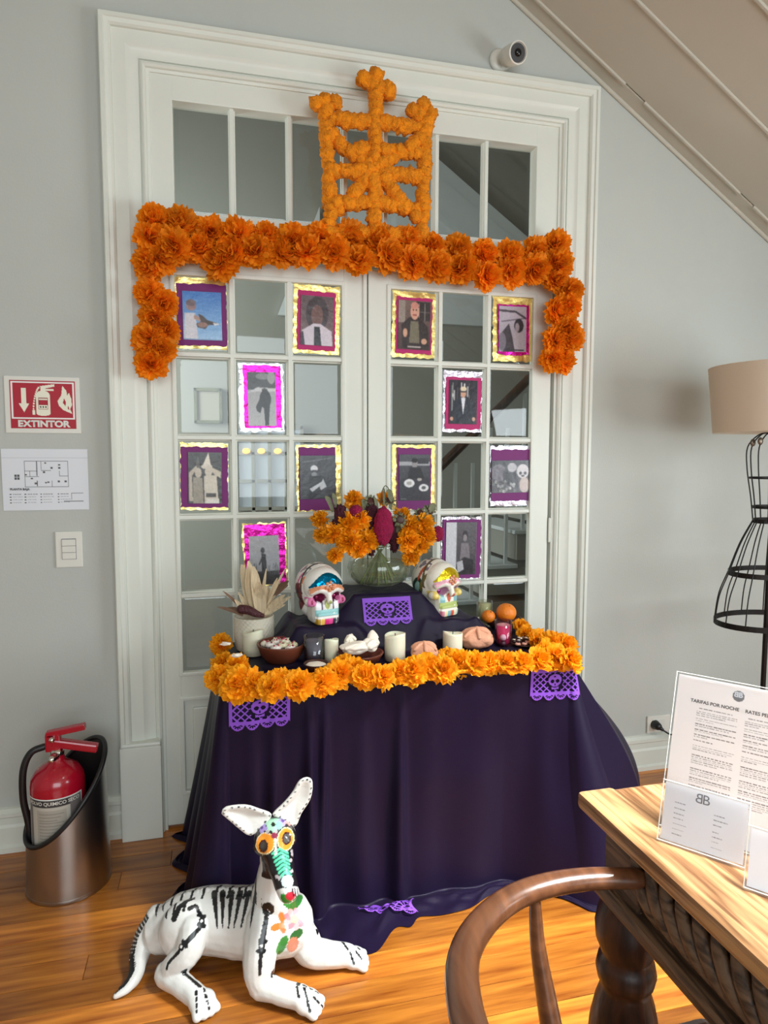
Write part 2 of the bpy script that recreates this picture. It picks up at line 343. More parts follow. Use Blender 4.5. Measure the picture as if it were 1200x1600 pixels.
# hall floor beyond the doors and back wall with opening
wb = MB(); T = 0.14
wb.box(XL-T, 0.12, 0, T, 0, ZC+0.2).box(1.66, XR+T, 0, T, 0, ZC+0.2).box(0.12, 1.66, 0, T, 2.62, ZC+0.2)
struct(wb.build('wall_back', M['wall']))
struct(MB().box(XL-T, XL, YF, 0, 0, ZC+0.2).build('wall_left', M['wall']))
wr = MB(); wr.box(XR, XR+T, YF, -3.0, 0, ZK+0.3).box(XR, XR+T, -1.3, 0, 0, ZK+0.3).box(XR, XR+T, -3.0, -1.3, 0, 0.8).box(XR, XR+T, -3.0, -1.3, 1.8, ZK+0.3)
struct(wr.build('wall_right', M['wall']))
struct(MB().box(XL-T, XR+T, YF-T, YF, 0, ZC+0.2).build('wall_front', M['wall']))
# window in the right wall (outside the frame)
w2 = MB()
for a, b_, c, d in ((-3.0, -2.94, 0.8, 1.8), (-1.36, -1.3, 0.8, 1.8), (-2.18, -2.12, 0.8, 1.8), (-2.94, -1.36, 0.8, 0.86), (-2.94, -1.36, 1.74, 1.8)): w2.box(XR+0.03, XR+0.09, a, b_, c, d, 0.004)
w2o = struct(w2.build('window_2', M['white'])); MB().box(XR+0.055, XR+0.06, -2.94, -1.36, 0.86, 1.74).build('pane', M['clear'], w2o)
sk_ = MB(); Ms = Matrix.Translation((1.97, -2.0, slope_z(1.97)-0.03)) @ Matrix.Rotation(math.atan(0.65), 4, 'Y')
for q in ((-0.52, 0.52, -0.44, -0.38), (-0.52, 0.52, 0.38, 0.44), (-0.52, -0.46, -0.44, 0.44), (0.46, 0.52, -0.44, 0.44)): sk_.box(q[0], q[1], q[2], q[3], -0.02, 0.02, 0.004, Ms)
struct(sk_.build('window_3', M['white']))
# ceiling
ce = MB(); ce.box(XL-T, XK, YF-T, T, ZC, ZC+0.1)
ce.add([(XK, YF-T, ZC), (XR+T, YF-T, slope_z(XR+T)), (XR+T, T, slope_z(XR+T)), (XK, T, ZC), (XK, YF-T, ZC+0.1), (XR+T, YF-T, slope_z(XR+T)+0.1), (XR+T, T, slope_z(XR+T)+0.1), (XK, T, ZC+0.1)],
       [(0, 1, 2, 3), (7, 6, 5, 4), (0, 4, 5, 1), (3, 2, 6, 7), (1, 5, 6, 2), (0, 3, 7, 4)])
ceiling = struct(ce.build('ceiling', M['ceil']))
ang = math.atan(SL); Lc = (XR-XK)/math.cos(ang)
ys = [0.0, -0.078]; y = -0.078
while y > YF: y -= 0.285; ys.append(y)
for i in range(len(ys)-1):
    a, b_ = ys[i+1]+0.003, ys[i]-0.003
    bo = MB().box(0.0, Lc, a, b_, -0.014, -0.001, 0.003).build('board', M['ceil'], ceiling); bo.location = (XK, 0, ZC); bo.rotation_euler = (0, ang, 0)
    if i > 0:
        segs = [(0.02, Lc-0.02)]
        if i == 1: segs = [(0.25, 1.02), (1.12, 1.66), (1.74, 2.5)]
        for s0, s1 in segs:
            bt = MB().box(s0, min(s1, Lc), ys[i]-0.006, ys[i]+0.006, -0.022, -0.010, 0.003).build('batten', M['ceil'], ceiling); bt.location = (XK, 0, ZC); bt.rotation_euler = (0, ang, 0)
# bead where the sloping ceiling meets the back wall
bd = MB(); bd.tube([(XK, -0.006, ZC-0.020), (XR, -0.006, slope_z(XR)-0.020)], 0.009, 8); struct(bd.build('trim_2', M['ceil'], smooth=True))
# baseboards
def baseboard(name, x0, x1):
    prof = [(0.0, 0.0), (0.026, 0.0), (0.026, 0.018), (0.018, 0.024), (0.018, 0.085), (0.014, 0.095), (0.014, 0.118), (0.022, 0.124), (0.022, 0.138), (0.010, 0.148), (0.0, 0.150)]
    vs = []; n = len(prof)
    for x in (x0, x1):
        for d, z in prof: vs.append((x, -d, z))
    fs = [(i, i+1, n+i+1, n+i) for i in range(n-1)]+[tuple(range(n)), tuple(range(2*n-1, n-1, -1))]
    return struct(mesh_obj(name, vs, fs, M['white']))
baseboard('baseboard_left', XL, 0.0); baseboard('baseboard_right', 1.79, XR)

# ---------------- door casing
CW, CH = 1.788, 2.75
prof = [(0.0, 0.0), (0.0, 0.043), (0.004, 0.050), (0.016, 0.051), (0.019, 0.046), (0.030, 0.043), (0.036, 0.036), (0.037, 0.027), (0.078, 0.026), (0.084, 0.022), (0.096, 0.017), (0.117, 0.016), (0.118, 0.009), (0.122, 0.009), (0.123, 0.018), (0.130, 0.021), (0.137, 0.016), (0.139, 0.008), (0.148, 0.006), (0.150, -0.02)]
vs = []; n = len(prof)
for d, p in prof: vs += [(d, -p, 0.0), (d, -p, CH-d), (CW-d, -p, CH-d), (CW-d, -p, 0.0)]
fs = []
for i in range(n-1):
    for k in range(3): fs.append((i*4+k, i*4+k+1, (i+1)*4+k+1, (i+1)*4+k))
casing = struct(smooth_by_angle(mesh_obj('trim_1', vs, fs, M['white']), 28))
for x0, x1 in ((-0.001, 0.134), (CW-0.134, CW+0.001)):
    pl = MB().box(x0, x1, -0.0535, 0.0, 0, 0.335, 0.002); pl.box(x0+0.002, x1, -0.0535, 0.0, 0.334, 0.350, 0.007); pl.build('plinth', M['white'], casing)

# ---------------- doors
LX = [0.207, 0.401, 0.603, 0.795]; RXs = [0.968, 1.167, 1.364, 1.552]; RZ = [1.963, 1.693, 1.408, 1.129, 0.851, 0.569]
def wbox(mb_args, name, parent, mt=None, b=0.003):
    x0, x1, y0, y1, z0, z1 = mb_args; return part(MB().box(x0, x1, y0, y1, z0, z1, b), name, mt or M['white'], parent)
def pane(x0, x1, z0, z1, yb, parent):
    m = 0.018; yo = yb+0.004
    vs = [(x0, yo, z0), (x1, yo, z0), (x1, yo, z1), (x0, yo, z1), (x0+m, yb, z0+m), (x1-m, yb, z0+m), (x1-m, yb, z1-m), (x0+m, yb, z1-m)]
    L = Vector(parent.location); return mesh_obj('pane', [Vector(v)-L for v in vs], [(0, 1, 5, 4), (1, 2, 6, 5), (2, 3, 7, 6), (3, 0, 4, 7), (4, 5, 6, 7)], M['glass'], parent)
def muntin_profile(p0, p1, parent, hw=0.0125, y0=-0.001, y1=0.034, name='muntin'):
    p0 = Vector(p0); p1 = Vector(p1); t = (p1-p0).normalized(); side = Vector((-t.z, 0, t.x))
    pr = [(-hw, y1), (-hw, 0.013), (-hw*0.62, 0.009), (-hw*0.50, y0), (hw*0.50, y0), (hw*0.62, 0.009), (hw, 0.013), (hw, y1)]
    vs = [p+side*a+Vector((0, b_, 0)) for p in (p0, p1) for a, b_ in pr]; k = len(pr)
    fs = [(i, (i+1) % k, k+(i+1) % k, k+i) for i in range(k)]
    L = Vector(parent.location); return mesh_obj(name, [v-L for v in vs], fs, M['white'], parent)
def leaf(name, xs, xa, xb):
    d = struct(empty(name, ((xa+xb)/2, 0.0, 0.012)))
    wbox((xa, xs[0]-0.002, 0, 0.04, 0.012, 2.022), 'stile', d); wbox((xs[3]+0.002, xb, 0, 0.04, 0.012, 2.022), 'stile', d)
    wbox((xs[0]-0.003, xs[3]+0.003, 0, 0.0395, RZ[0]+0.002, 2.0215), 'rail', d); wbox((xs[0]-0.003, xs[3]+0.003, 0, 0.0395, 0.475, RZ[5]-0.002), 'rail', d); wbox((xs[0]-0.003, xs[3]+0.003, 0, 0.0395, 0.0125, 0.13), 'rail', d)
    # moulding around the glazed field and the lower panel
    for (x0, x1, z0, z1) in ((xs[0], xs[3], RZ[5], RZ[0]), (xs[0], xs[3], 0.13, 0.475)):
        for a, b_, c, e in ((x0-0.010, x0+0.006, z0-0.01, z1+0.01), (x1-0.006, x1+0.010, z0-0.01, z1+0.01), (x0, x1, z0-0.010, z0+0.006), (x0, x1, z1-0.006, z1+0.010)):
            wbox((a, b_, -0.005, 0.020, c, e), 'moulding', d, b=0.0045)
    wbox((xs[0], xs[3], 0.014, 0.028, 0.13, 0.475), 'panel', d); wbox((xs[0]+0.035, xs[3]-0.035, 0.006, 0.016, 0.165, 0.44), 'panel', d, b=0.006)
    for x in xs[1:3]: muntin_profile((x, 0, RZ[5]), (x, 0, RZ[0]), d)
    for z in RZ[1:5]: muntin_profile((xs[0], 0.0006, z), (xs[3], 0.0006, z), d)
    for i in range(3):
        for j in range(5): pane(xs[i], xs[i+1], RZ[j+1], RZ[j], 0.018, d)
    return d
d1 = leaf('door_1', LX, 0.139, 0.8845); d2 = leaf('door_2', RXs, 0.8890, 1.628)
part(MB().box(0.8845, 0.890, 0.028, 0.034, 0.012, 2.02), 'rebate', M['gap'], d1)
part(MB().box(0.868, 0.882, -0.006, 0.004, 0.012, 2.02, 0.003), 'astragal', M['white'], d1)
for z in (0.26, 1.05, 1.80):
    for xh, dd in ((0.134, d1), (1.634, d2)):
        hb = MB(); hb.tube([(xh, -0.004, z-0.045), (xh, -0.004, z+0.045)], 0.0055, 8); part(hb, 'hinge', M['white'], dd, True)
jm = MB(); jm.box(0.1365, 0.1385, 0.03, 0.06, 0, 2.03).box(1.6285, 1.634, 0.03, 0.06, 0, 2.03); jm.build('jamb_gap', M['gap'], casing)
# ---------------- transom
TX = [0.220, 0.412, 0.609, 0.806, 0.955, 1.152, 1.349, 1.549]; TZ0, TZ1 = 2.168, 2.524
tr = struct(empty('window_1', (0.89, 0.0, 2.03)))
wbox((0.14, TX[0], 0.0, 0.06, 2.03, 2.612), 'frame', tr); wbox((TX[7], 1.65, 0.0, 0.06, 2.03, 2.612), 'frame', tr)
wbox((TX[0]-0.003, TX[7]+0.003, 0.0, 0.0595, TZ1, 2.612), 'frame', tr); wbox((TX[0]-0.003, TX[7]+0.003, 0.0, 0.0595, 2.03, TZ0), 'frame', tr)
for x in TX[1:7]: muntin_profile((x, 0.012, TZ0), (x, 0.012, TZ1), tr, 0.0115)
for i in range(7): pane(TX[i], TX[i+1], TZ0, TZ1, 0.044, tr)

# ---------------- the hall beyond the glass
struct(MB().box(-1.4, 3.2, 1.78, 1.88, 0, 3.6).build('wall_hall', M['hall']))
struct(MB().box(-1.5, -1.4, 0.14, 1.8, 0, 3.6).build('wall_hall_left', M['hall'])); struct(MB().box(3.2, 3.3, 0.14, 1.8, 0, 3.6).build('wall_hall_right', M['hall']))
struct(MB().box(-1.5, 3.3, 0.14, 1.8, 3.5, 3.6).build('ceiling_hall', M['hall']))
hs = mesh_obj('wall_hall_gable', [(1.15, 1.74, 2.2), (2.9, 1.74, 2.2), (2.9, 1.74, 2.42), (1.62, 1.74, 3.30), (1.15, 1.74, 2.9), (1.15, 1.77, 2.2), (2.9, 1.77, 2.2), (2.9, 1.77, 2.42), (1.62, 1.77, 3.30), (1.15, 1.77, 2.9)],
              [(0, 1, 2, 3, 4), (9, 8, 7, 6, 5), (0, 5, 6, 1), (1, 6, 7, 2), (2, 7, 8, 3), (3, 8, 9, 4), (4, 9, 5, 0)], M['hallwhite']); struct(hs)
gb2 = mesh_obj('wall_hall_slope', [(0.72, 1.74, 2.2), (0.98, 1.74, 2.2), (0.98, 1.74, 2.86), (0.72, 1.77, 2.2), (0.98, 1.77, 2.2), (0.98, 1.77, 2.86)], [(0, 1, 2), (5, 4, 3), (0, 3, 4, 1), (1, 4, 5, 2), (2, 5, 3, 0)], M['hallwhite']); struct(gb2)
pf = tag(empty('wall_picture', (0.30, 1.77, 1.60)), 'small pale framed picture seen through the left door glass', 'picture')
a = MB()
for q in ((0.19, 0.215, 1.52, 1.80), (0.385, 0.41, 1.52, 1.80), (0.19, 0.41, 1.52, 1.545), (0.19, 0.41, 1.775, 1.80)): a.box(q[0], q[1], 1.75, 1.775, q[2], q[3], 0.003)
pf.scale = (0.75, 1, 0.75); part(a, 'frame', M['greyleaf'], pf); part(MB().box(0.21, 0.39, 1.765, 1.775, 1.54, 1.78), 'print', mat('pale_print', rgb(170, 165, 150), 0.7), pf)
st = tag(empty('staircase', (2.3, 1.2, 0)), 'white staircase climbing to the right, seen through the right door', 'staircase')
for k in range(9):
    z = 0.18+k*0.19; x0 = 1.15+k*0.20
    part(MB().box(x0, 3.18, 0.95, 1.70, z-0.17, z-0.022), 'riser', M['hall'], st)
    part(MB().box(x0-0.025, x0+0.20, 0.93, 1.70, z-0.022, z, 0.004), 'tread', M['hallwhite'], st)
    if 0 < k:
        for dx in (0.04, 0.14):
            part(MB().box(x0+dx-0.009, x0+dx+0.009, 0.96, 0.978, z, z+0.75), 'baluster', M['hallwhite'], st)
hr = MB(); hr.tube([(1.18, 0.97, 0.98), (2.95, 0.97, 2.66)], 0.025, 10); part(hr, 'handrail', M['legdark'], st, True)
# glazed cabinet/window in the hall, lit
hw = tag(empty('hall_window', (0.62, 1.70, 1.0)), 'small bright gridded window glimpsed through the left door glass', 'window')
part(MB().box(0.46, 0.86, 1.755, 1.775, 1.02, 1.52), 'daylight_pane', mat('lit_pane', rgb(150, 158, 165), 0.3, emit=((0.7, 0.8, 0.9), 0.20)), hw)
for x in (0.46, 0.56, 0.66, 0.76, 0.86): part(MB().box(x-0.012, x+0.012, 1.735, 1.757, 1.0, 1.54, 0.003), 'bar', M['hall'], hw)
for z in (1.02, 1.19, 1.36, 1.52): part(MB().box(0.45, 0.87, 1.735, 1.757, z-0.012, z+0.012, 0.003), 'bar', M['hall'], hw)
for x in (0.52, 0.61, 0.71): part(MB().ico((x, 1.73, 1.375), (0.025, 0.01, 0.018), 2), 'glow', mat('lamp_glow', rgb(255, 180, 60), 0.5, emit=((1.0, 0.55, 0.12), 1.2)), hw, True)

# ================================================================== WALL THINGS
# fire extinguisher sign
c = (-0.338, 1.600); SW, SH = 0.262, 0.180
tl = onY(6, 589, -0.004); trr = onY(124, 593, -0.004); bl_ = onY(9, 675, -0.004)
sx0, sx1, sz1, sz0 = -0.323, -0.096, 1.602, 1.418
sg = tag(empty('fire_extinguisher_sign', ((sx0+sx1)/2, -0.002, sz0)), 'red and white EXTINTOR fire extinguisher sign on the left wall', 'sign')
part(MB().box(sx0, sx1, -0.004, -0.0005, sz0, sz1, 0.001), 'plate', M['plastic'], sg)
cv = Cv(150, 104, (176, 22, 46)); W_ = (240, 236, 215)
cv.rect(0.02, 0.03, 0.98, 0.80, (246, 240, 236)); cv.rect(0.045, 0.06, 0.955, 0.765, (176, 22, 46))
cv.rect(0.175, 0.16, 0.245, 0.50, W_).poly([(0.13, 0.48), (0.29, 0.48), (0.21, 0.66)], W_)
cv.ell(0.50, 0.30, 0.105, 0.09, W_).rect(0.395, 0.30, 0.605, 0.68, W_).ell(0.50, 0.69, 0.105, 0.04, W_).rect(0.47, 0.13, 0.54, 0.25, W_).poly([(0.45, 0.12), (0.68, 0.07), (0.68, 0.12), (0.52, 0.17)], W_).poly([(0.5, 0.17), (0.67, 0.17), (0.67, 0.21), (0.5, 0.21)], W_)
for i in range(12):
    t = i/11; cv.ell(0.44-0.09*math.sin(t*1.57), 0.15+0.5*t**1.3, 0.013, 0.02, W_)
cv.rect(0.335, 0.62, 0.375, 0.71, W_).rect(0.425, 0.36, 0.575, 0.60, (150, 30, 45)).rect(0.435, 0.375, 0.565, 0.40, W_).rect(0.445, 0.41, 0.555, 0.50, (176, 22, 46)).rect(0.435, 0.51, 0.565, 0.59, W_)
for xx in (0.46, 0.50, 0.54): cv.ell(xx, 0.55, 0.012, 0.02, (40, 30, 30))
cv.poly([(0.80, 0.10), (0.86, 0.20), (0.87, 0.30), (0.90, 0.24), (0.93, 0.36), (0.94, 0.50), (0.91, 0.58), (0.94, 0.68), (0.86, 0.64), (0.80, 0.60), (0.74, 0.52), (0.72, 0.42), (0.78, 0.30)], W_)
cv.poly([(0.82, 0.36), (0.85, 0.44), (0.84, 0.52), (0.80, 0.46)], (176, 22, 46)).poly([(0.88, 0.50), (0.90, 0.60), (0.87, 0.58)], (176, 22, 46))
print_mesh('red_panel', cv, (sx0+0.016, -0.0048, sz1-0.013), (sx1-sx0-0.030, 0, 0), (0, 0, -(sz1-sz0-0.028)), M['col'], sg)
text_mesh('EXTINTOR', 0.0285, M['plastic'], ((sx0+sx1)/2+0.001, -0.0055, sz0+0.0295), (1, 0, 0), (0, 0, 1), parent=sg, bold=0.0014, sx=1.12)
# floor plan sheet
px0, px1, pz1, pz0 = -0.341, -0.079, 1.366, 1.163
fp = tag(empty('floor_plan_sheet', ((px0+px1)/2, -0.002, pz0)), 'white evacuation floor plan sheet taped under the red sign', 'paper')
cv = Cv(190, 132, (226, 228, 234)); K = (70, 70, 76)
cv.rect(0.0, 0.145, 1.0, 0.155, (196, 198, 206)).rect(0.14, 0.42, 0.20, 0.50, (80, 80, 84)); cv.rect(0.167, 0.42, 0.173, 0.50, (226, 228, 234)).rect(0.14, 0.455, 0.20, 0.462, (226, 228, 234))
X0, X1, Y0, Y1 = 0.26, 0.76, 0.20, 0.62
for q in ((X0, Y0, X1, Y0), (X0, Y0, X0, Y1), (X1, Y0, X1, Y1), (X0, Y1, X1, Y1), (0.40, Y0, 0.40, 0.44), (0.26, 0.36, 0.40, 0.36), (0.45, Y0, 0.45, 0.34), (0.45, 0.35, 0.56, 0.35), (0.26, 0.45, 0.42, 0.45), (0.32, 0.37, 0.32, 0.45), (0.66, 0.44, X1, 0.44), (0.57, 0.52, 0.57, Y1), (0.66, 0.36, 0.66, 0.44), (0.40, 0.52, 0.40, 0.60)): cv.line(*q, 0.0035, K)
for q in ((0.50, 0.23), (0.57, 0.31), (0.27, 0.42), (0.38, 0.56), (0.50, 0.55), (0.53, 0.54), (0.73, 0.53), (0.65, 0.53), (0.48, 0.38), (0.66, 0.26), (0.66, 0.31), (0.34, 0.48)): cv.rect(q[0]-0.013, q[1]-0.013, q[0]+0.013, q[1]+0.013, (90, 90, 95))
rn = random.Random(3)
for cx in (0.08, 0.25, 0.43, 0.63):
    for k in range(4):
        yy = 0.725+k*0.045
        cv.rect(cx, yy, cx+0.02, yy+0.018, (50, 50, 55))
        x = cx+0.035
        while x < cx+0.13: l = rn.uniform(0.01, 0.03); cv.rect(x, yy+0.002, x+l, yy+0.014, (150, 152, 158)); x += l+0.006
cv.rect(0.79, 0.72, 0.93, 0.725, K).rect(0.79, 0.72, 0.794, 0.83, K).rect(0.70, 0.85, 0.93, 0.862, (130, 132, 138))
print_mesh('sheet', cv, (px0, -0.002, pz1), (px1-px0, 0, 0), (0, 0, -(pz1-pz0)), M['col'], fp, bow=lambda s, t: -0.0012*math.sin(s*9+t*5)*t-0.001)
text_mesh('PLANTA BAJA', 0.0095, M['ink'], (px0+0.052, -0.0055, pz0+0.070), (1, 0, 0), (0, 0, 1), parent=fp, bold=0.0003)
# light switch
sw = tag(empty('light_switch', (-0.146, 0, 0.972)), 'white triple light switch plate under the floor plan sheet', 'light switch')
part(MB().box(-0.188, -0.104, -0.008, 0, 0.968, 1.090, 0.003), 'wall_plate', M['plastic'], sw)
for k in range(3): part(MB().box(-0.167, -0.125, -0.013, -0.006, 0.997+k*0.0225, 0.997+k*0.0225+0.0215, 0.0015), 'rocker', M['plastic'], sw)
part(MB().box(-0.1685, -0.1235, -0.0086, -0.007, 0.9955, 1.066), 'rocker_gap', M['greyink'], sw)
# power outlet with plug
ou = tag(empty('power_outlet', (2.17, 0, 0.15)), 'white wall socket just above the right baseboard', 'power outlet')
part(MB().box(2.118, 2.230, -0.009, 0, 0.158, 0.232, 0.003), 'wall_plate', M['plastic'], ou); part(MB().box(2.142, 2.206, -0.012, -0.008, 0.172, 0.218, 0.002), 'socket', M['plastic'], ou)
pg = tag(empty('power_plug', (2.150, -0.03, 0.19)), 'black plug with a thin cord in the white wall socket', 'plug')
m = MB(); m.tube([(2.153, -0.011, 0.195), (2.153, -0.030, 0.195)], [0.021, 0.017], 14); m.tube([(2.153, -0.03, 0.195), (2.165, -0.045, 0.185)], [0.014, 0.007], 10); part(m, 'plug_body', M['dark'], pg, True)
m = MB(); m.tube(crspline([(2.160, -0.042, 0.188), (2.195, -0.05, 0.165), (2.24, -0.05, 0.145), (2.30, -0.09, 0.07), (2.34, -0.2, 0.010), (2.40, -0.32, 0.006)], 8), 0.0035, 8); part(m, 'cord', M['dark'], pg, True)
# security camera
sc = tag(empty('security_camera', (1.395, 0, 2.80)), 'small white bullet security camera above the door casing', 'camera')
m = MB(); Mx = Matrix.Rotation(math.pi/2, 4, 'X'); m.lathe([(0.0, 0), (0.040, 0), (0.042, 0.008), (0.034, 0.016), (0.0, 0.017)], n=28, M=Matrix.Translation((1.388, 0, 2.808)) @ Mx); part(m, 'mount', M['plastic'], sc, True)
dv = Vector((0.16, -1.0, -0.30)).normalized(); p0 = Vector((1.392, -0.015, 2.808)); m = MB(); m.tube([p0, p0+dv*0.03], 0.015, 12); part(m, 'neck', M['plastic'], sc, True)
Q = dv.to_track_quat('Z', 'Y').to_matrix().to_4x4(); m = MB()
m.lathe([(0.0, 0.0), (0.026, 0.0), (0.033, 0.012), (0.036, 0.04), (0.037, 0.085), (0.033, 0.087), (0.031, 0.080), (0.0, 0.079)], n=32, M=Matrix.Translation(p0+dv*0.025) @ Q); smooth_by_angle(part(m, 'housing', M['plastic'], sc))
m = MB(); m.lathe([(0.0, 0.0795), (0.030, 0.0795), (0.030, 0.082), (0.0, 0.083)], n=28, M=Matrix.Translation(p0+dv*0.025) @ Q); part(m, 'lens_plate', mat('lens_grey', rgb(70, 70, 72), 0.4), sc)
m = MB(); m.ico(p0+dv*0.110, (0.013, 0.013, 0.008), 3, M=Q.to_3x3()); part(m, 'lens', mat('lens_black', rgb(10, 10, 12), 0.1), sc, True)

# ================================================================== EXTINGUISHER IN ITS STAND
EX = Vector((-0.135, -0.235, 0))
hb_ = tag(empty('extinguisher_stand', EX), 'brushed steel and black bucket stand holding the red extinguisher', 'extinguisher stand')
R0 = 0.118
m = MB(); vs = []; fs = []; nn = 64; rowsn = 14
def rimz(a): return 0.295 - 0.115*math.cos(a-math.radians(238)) if False else 0.30+0.130*math.cos(a-math.radians(35))
outr = []
for j in range(rowsn+1):
    for k in range(nn):
        a = 2*math.pi*k/nn; z = 0.012+(rimz(a)-0.012)*j/rowsn; rr = R0*(1+0.04*(j/rowsn)) if False else R0*(1.04-0.05*j/rowsn); vs.append((EX.x+rr*math.cos(a), EX.y+rr*math.sin(a), z))
for j in range(rowsn):
    for k in range(nn): fs.append((j*nn+k, j*nn+(k+1) % nn, (j+1)*nn+(k+1) % nn, (j+1)*nn+k))
m.add(vs, fs); m.lathe([(0.0, 0.0), (R0*1.04, 0.0), (R0*1.055, 0.004), (R0*1.045, 0.012)], (EX.x, EX.y, 0), 48)
smooth_by_angle(part(m, 'bucket', M['steel'], hb_), 50)
m = MB(); m.lathe([(R0*1.01, 0.02), (R0*0.95, 0.16)], (EX.x, EX.y, 0), 48)
ring = []; vs2 = []
for k in range(nn):
    a = 2*math.pi*k/nn; rr = R0*0.975; vs2.append((EX.x+rr*math.cos(a), EX.y+rr*math.sin(a), 0.02)); 
for k in range(nn):
    a = 2*math.pi*k/nn; rr = R0*0.975; vs2.append((EX.x+rr*math.cos(a), EX.y+rr*math.sin(a), rimz(a)))
m = MB(); m.add(vs2, [(k, nn+k, nn+(k+1) % nn, (k+1) % nn) for k in range(nn)])
part(m, 'liner', M['dark'], hb_, True)
m = MB(); m.tube([(EX.x+R0*0.99*math.cos(2*math.pi*k/nn), EX.y+R0*0.99*math.sin(2*math.pi*k/nn), rimz(2*math.pi*k/nn)) for k in range(nn)], 0.0075, 8, closed=True, up=(0, 0, 1)); part(m, 'rim', M['dark'], hb_, True)
# black upper band of the stand on the right side
vs = []; fs = []; ks = list(range(-15, 22))
for k in ks:
    a = math.radians(35)+k*math.pi/32; zt = rimz(a); zb = max(0.02, zt-0.10-0.26*max(0, math.cos(a-math.radians(0)))); rr = R0*1.012
    vs += [(EX.x+rr*1.03*math.cos(a), EX.y+rr*1.03*math.sin(a), zb), (EX.x+rr*math.cos(a), EX.y+rr*math.sin(a), zt)]
ex = tag(empty('fire_extinguisher', (EX.x-0.018, EX.y-0.005, 0.013)), 'red fire extinguisher with black hose inside the steel stand', 'fire extinguisher')
ec = (EX.x-0.020, EX.y-0.012, 0.013); er = 0.078
m = MB(); m.lathe([(0.0, 0), (er*0.92, 0), (er, 0.015), (er, 0.325), (er*0.96, 0.345), (er*0.80, 0.366), (er*0.52, 0.382), (er*0.30, 0.392), (er*0.27, 0.410), (0, 0.411)], ec, 48); smooth_by_angle(part(m, 'cylinder', M['red'], ex), 60)
# label wraps the front
cv = Cv(80, 70, (196, 190, 178)); cv.rect(0, 0, 1, 0.16, (60, 56, 56)).rect(0.76, 0.0, 1, 1, (120, 112, 110)).rect(0, 0, 0.13, 1, (120, 116, 112)).rect(0, 0, 0.03, 1, (235, 235, 232)).rect(0.97, 0, 1, 1, (235, 235, 232)).rect(0, 0, 1, 0.03, (235, 235, 232))
cv.ell(0.88, 0.42, 0.06, 0.08, (170, 40, 54)).ell(0.88, 0.74, 0.06, 0.08, (170, 40, 54)).rect(0.22, 0.22, 0.70, 0.90, (176, 168, 156))
for k in range(11): cv.rect(0.26, 0.27+k*0.055, 0.66-0.05*(k % 3), 0.285+k*0.055, (140, 134, 126))
vs = []; fs = []; a0, a1 = math.radians(205), math.radians(337)
for j in range(70):
    for i in range(80): a = a0+(a1-a0)*i/79; vs.append((ec[0]+(er+0.001)*math.cos(a)-ex.location.x, ec[1]+(er+0.001)*math.sin(a)-ex.location.y, 0.013+0.305-0.17*j/69-ex.location.z))
for j in range(69):
    for i in range(79): q = j*80+i; fs.append((q, q+80, q+81, q+1))
o = mesh_obj('paper_label', vs, fs, M['col'], ex, True); col_attr(o.data, lin(cv.a.reshape(-1, 3)))
tmp = text_mesh('POLVO QUIMICO SECO', 0.0150, M['plastic'], (0, 0, 0), (1, 0, 0), (0, 0, 1), bold=0.0003); tmp.parent = ex
for v in tmp.data.vertices:
    a = math.radians(271)+v.co.x/(er+0.002); v.co = Vector((ec[0]+(er+0.0022)*math.cos(a), ec[1]+(er+0.0022)*math.sin(a), 0.013+0.305-0.014+v.co.z))-ex.location
zt = 0.013+0.405
m = MB(); m.lathe([(0, 0), (0.020, 0), (0.022, 0.012), (0.018, 0.024), (0, 0.024)], (ec[0], ec[1], zt), 18); m.tube([(ec[0]-0.002, ec[1]-0.018, zt+0.006), (ec[0]-0.006, ec[1]-0.036, zt+0.006)], [0.014, 0.012], 12); part(m, 'valve', M['chrome'], ex, True)
m = MB(); cx, cy = ec[0]-0.012, ec[1]
m.box(cx-0.018, cx+0.026, cy-0.013, cy+0.013, zt+0.018, zt+0.075, 0.005)
Mr = Matrix.Translation((cx, cy, zt+0.045)) @ Matrix.Rotation(math.radians(14), 4, 'Y'); m.box(0.0, 0.135, -0.014, 0.014, -0.012, 0.014, 0.006, Mr); part(m, 'valve_body', M['red'], ex, False)
m = MB(); Mr = Matrix.Translation((cx-0.014, cy, zt+0.072)) @ Matrix.Rotation(math.radians(-8), 4, 'Y'); m.box(0.0, 0.112, -0.013, 0.013, -0.009, 0.009, 0.003, Mr); part(m, 'lever', M['red'], ex, False)
m = MB(); m.tube([(cx+0.004, cy-0.013, zt+0.060), (cx+0.004, cy-0.019, zt+0.060)], 0.009, 14); part(m, 'pin_ring', M['chrome'], ex, True)
m = MB(); m.tube(crspline([(cx-0.022, cy-0.004, zt+0.035), (cx-0.058, cy-0.01, zt+0.022), (cx-0.080, cy-0.014, zt-0.03), (cx-0.084, cy-0.012, zt-0.12), (cx-0.073, cy-0.010, zt-0.20), (cx-0.070, cy-0.008, zt-0.28)], 8), 0.0105, 12); part(m, 'hose', M['dark'], ex, True)

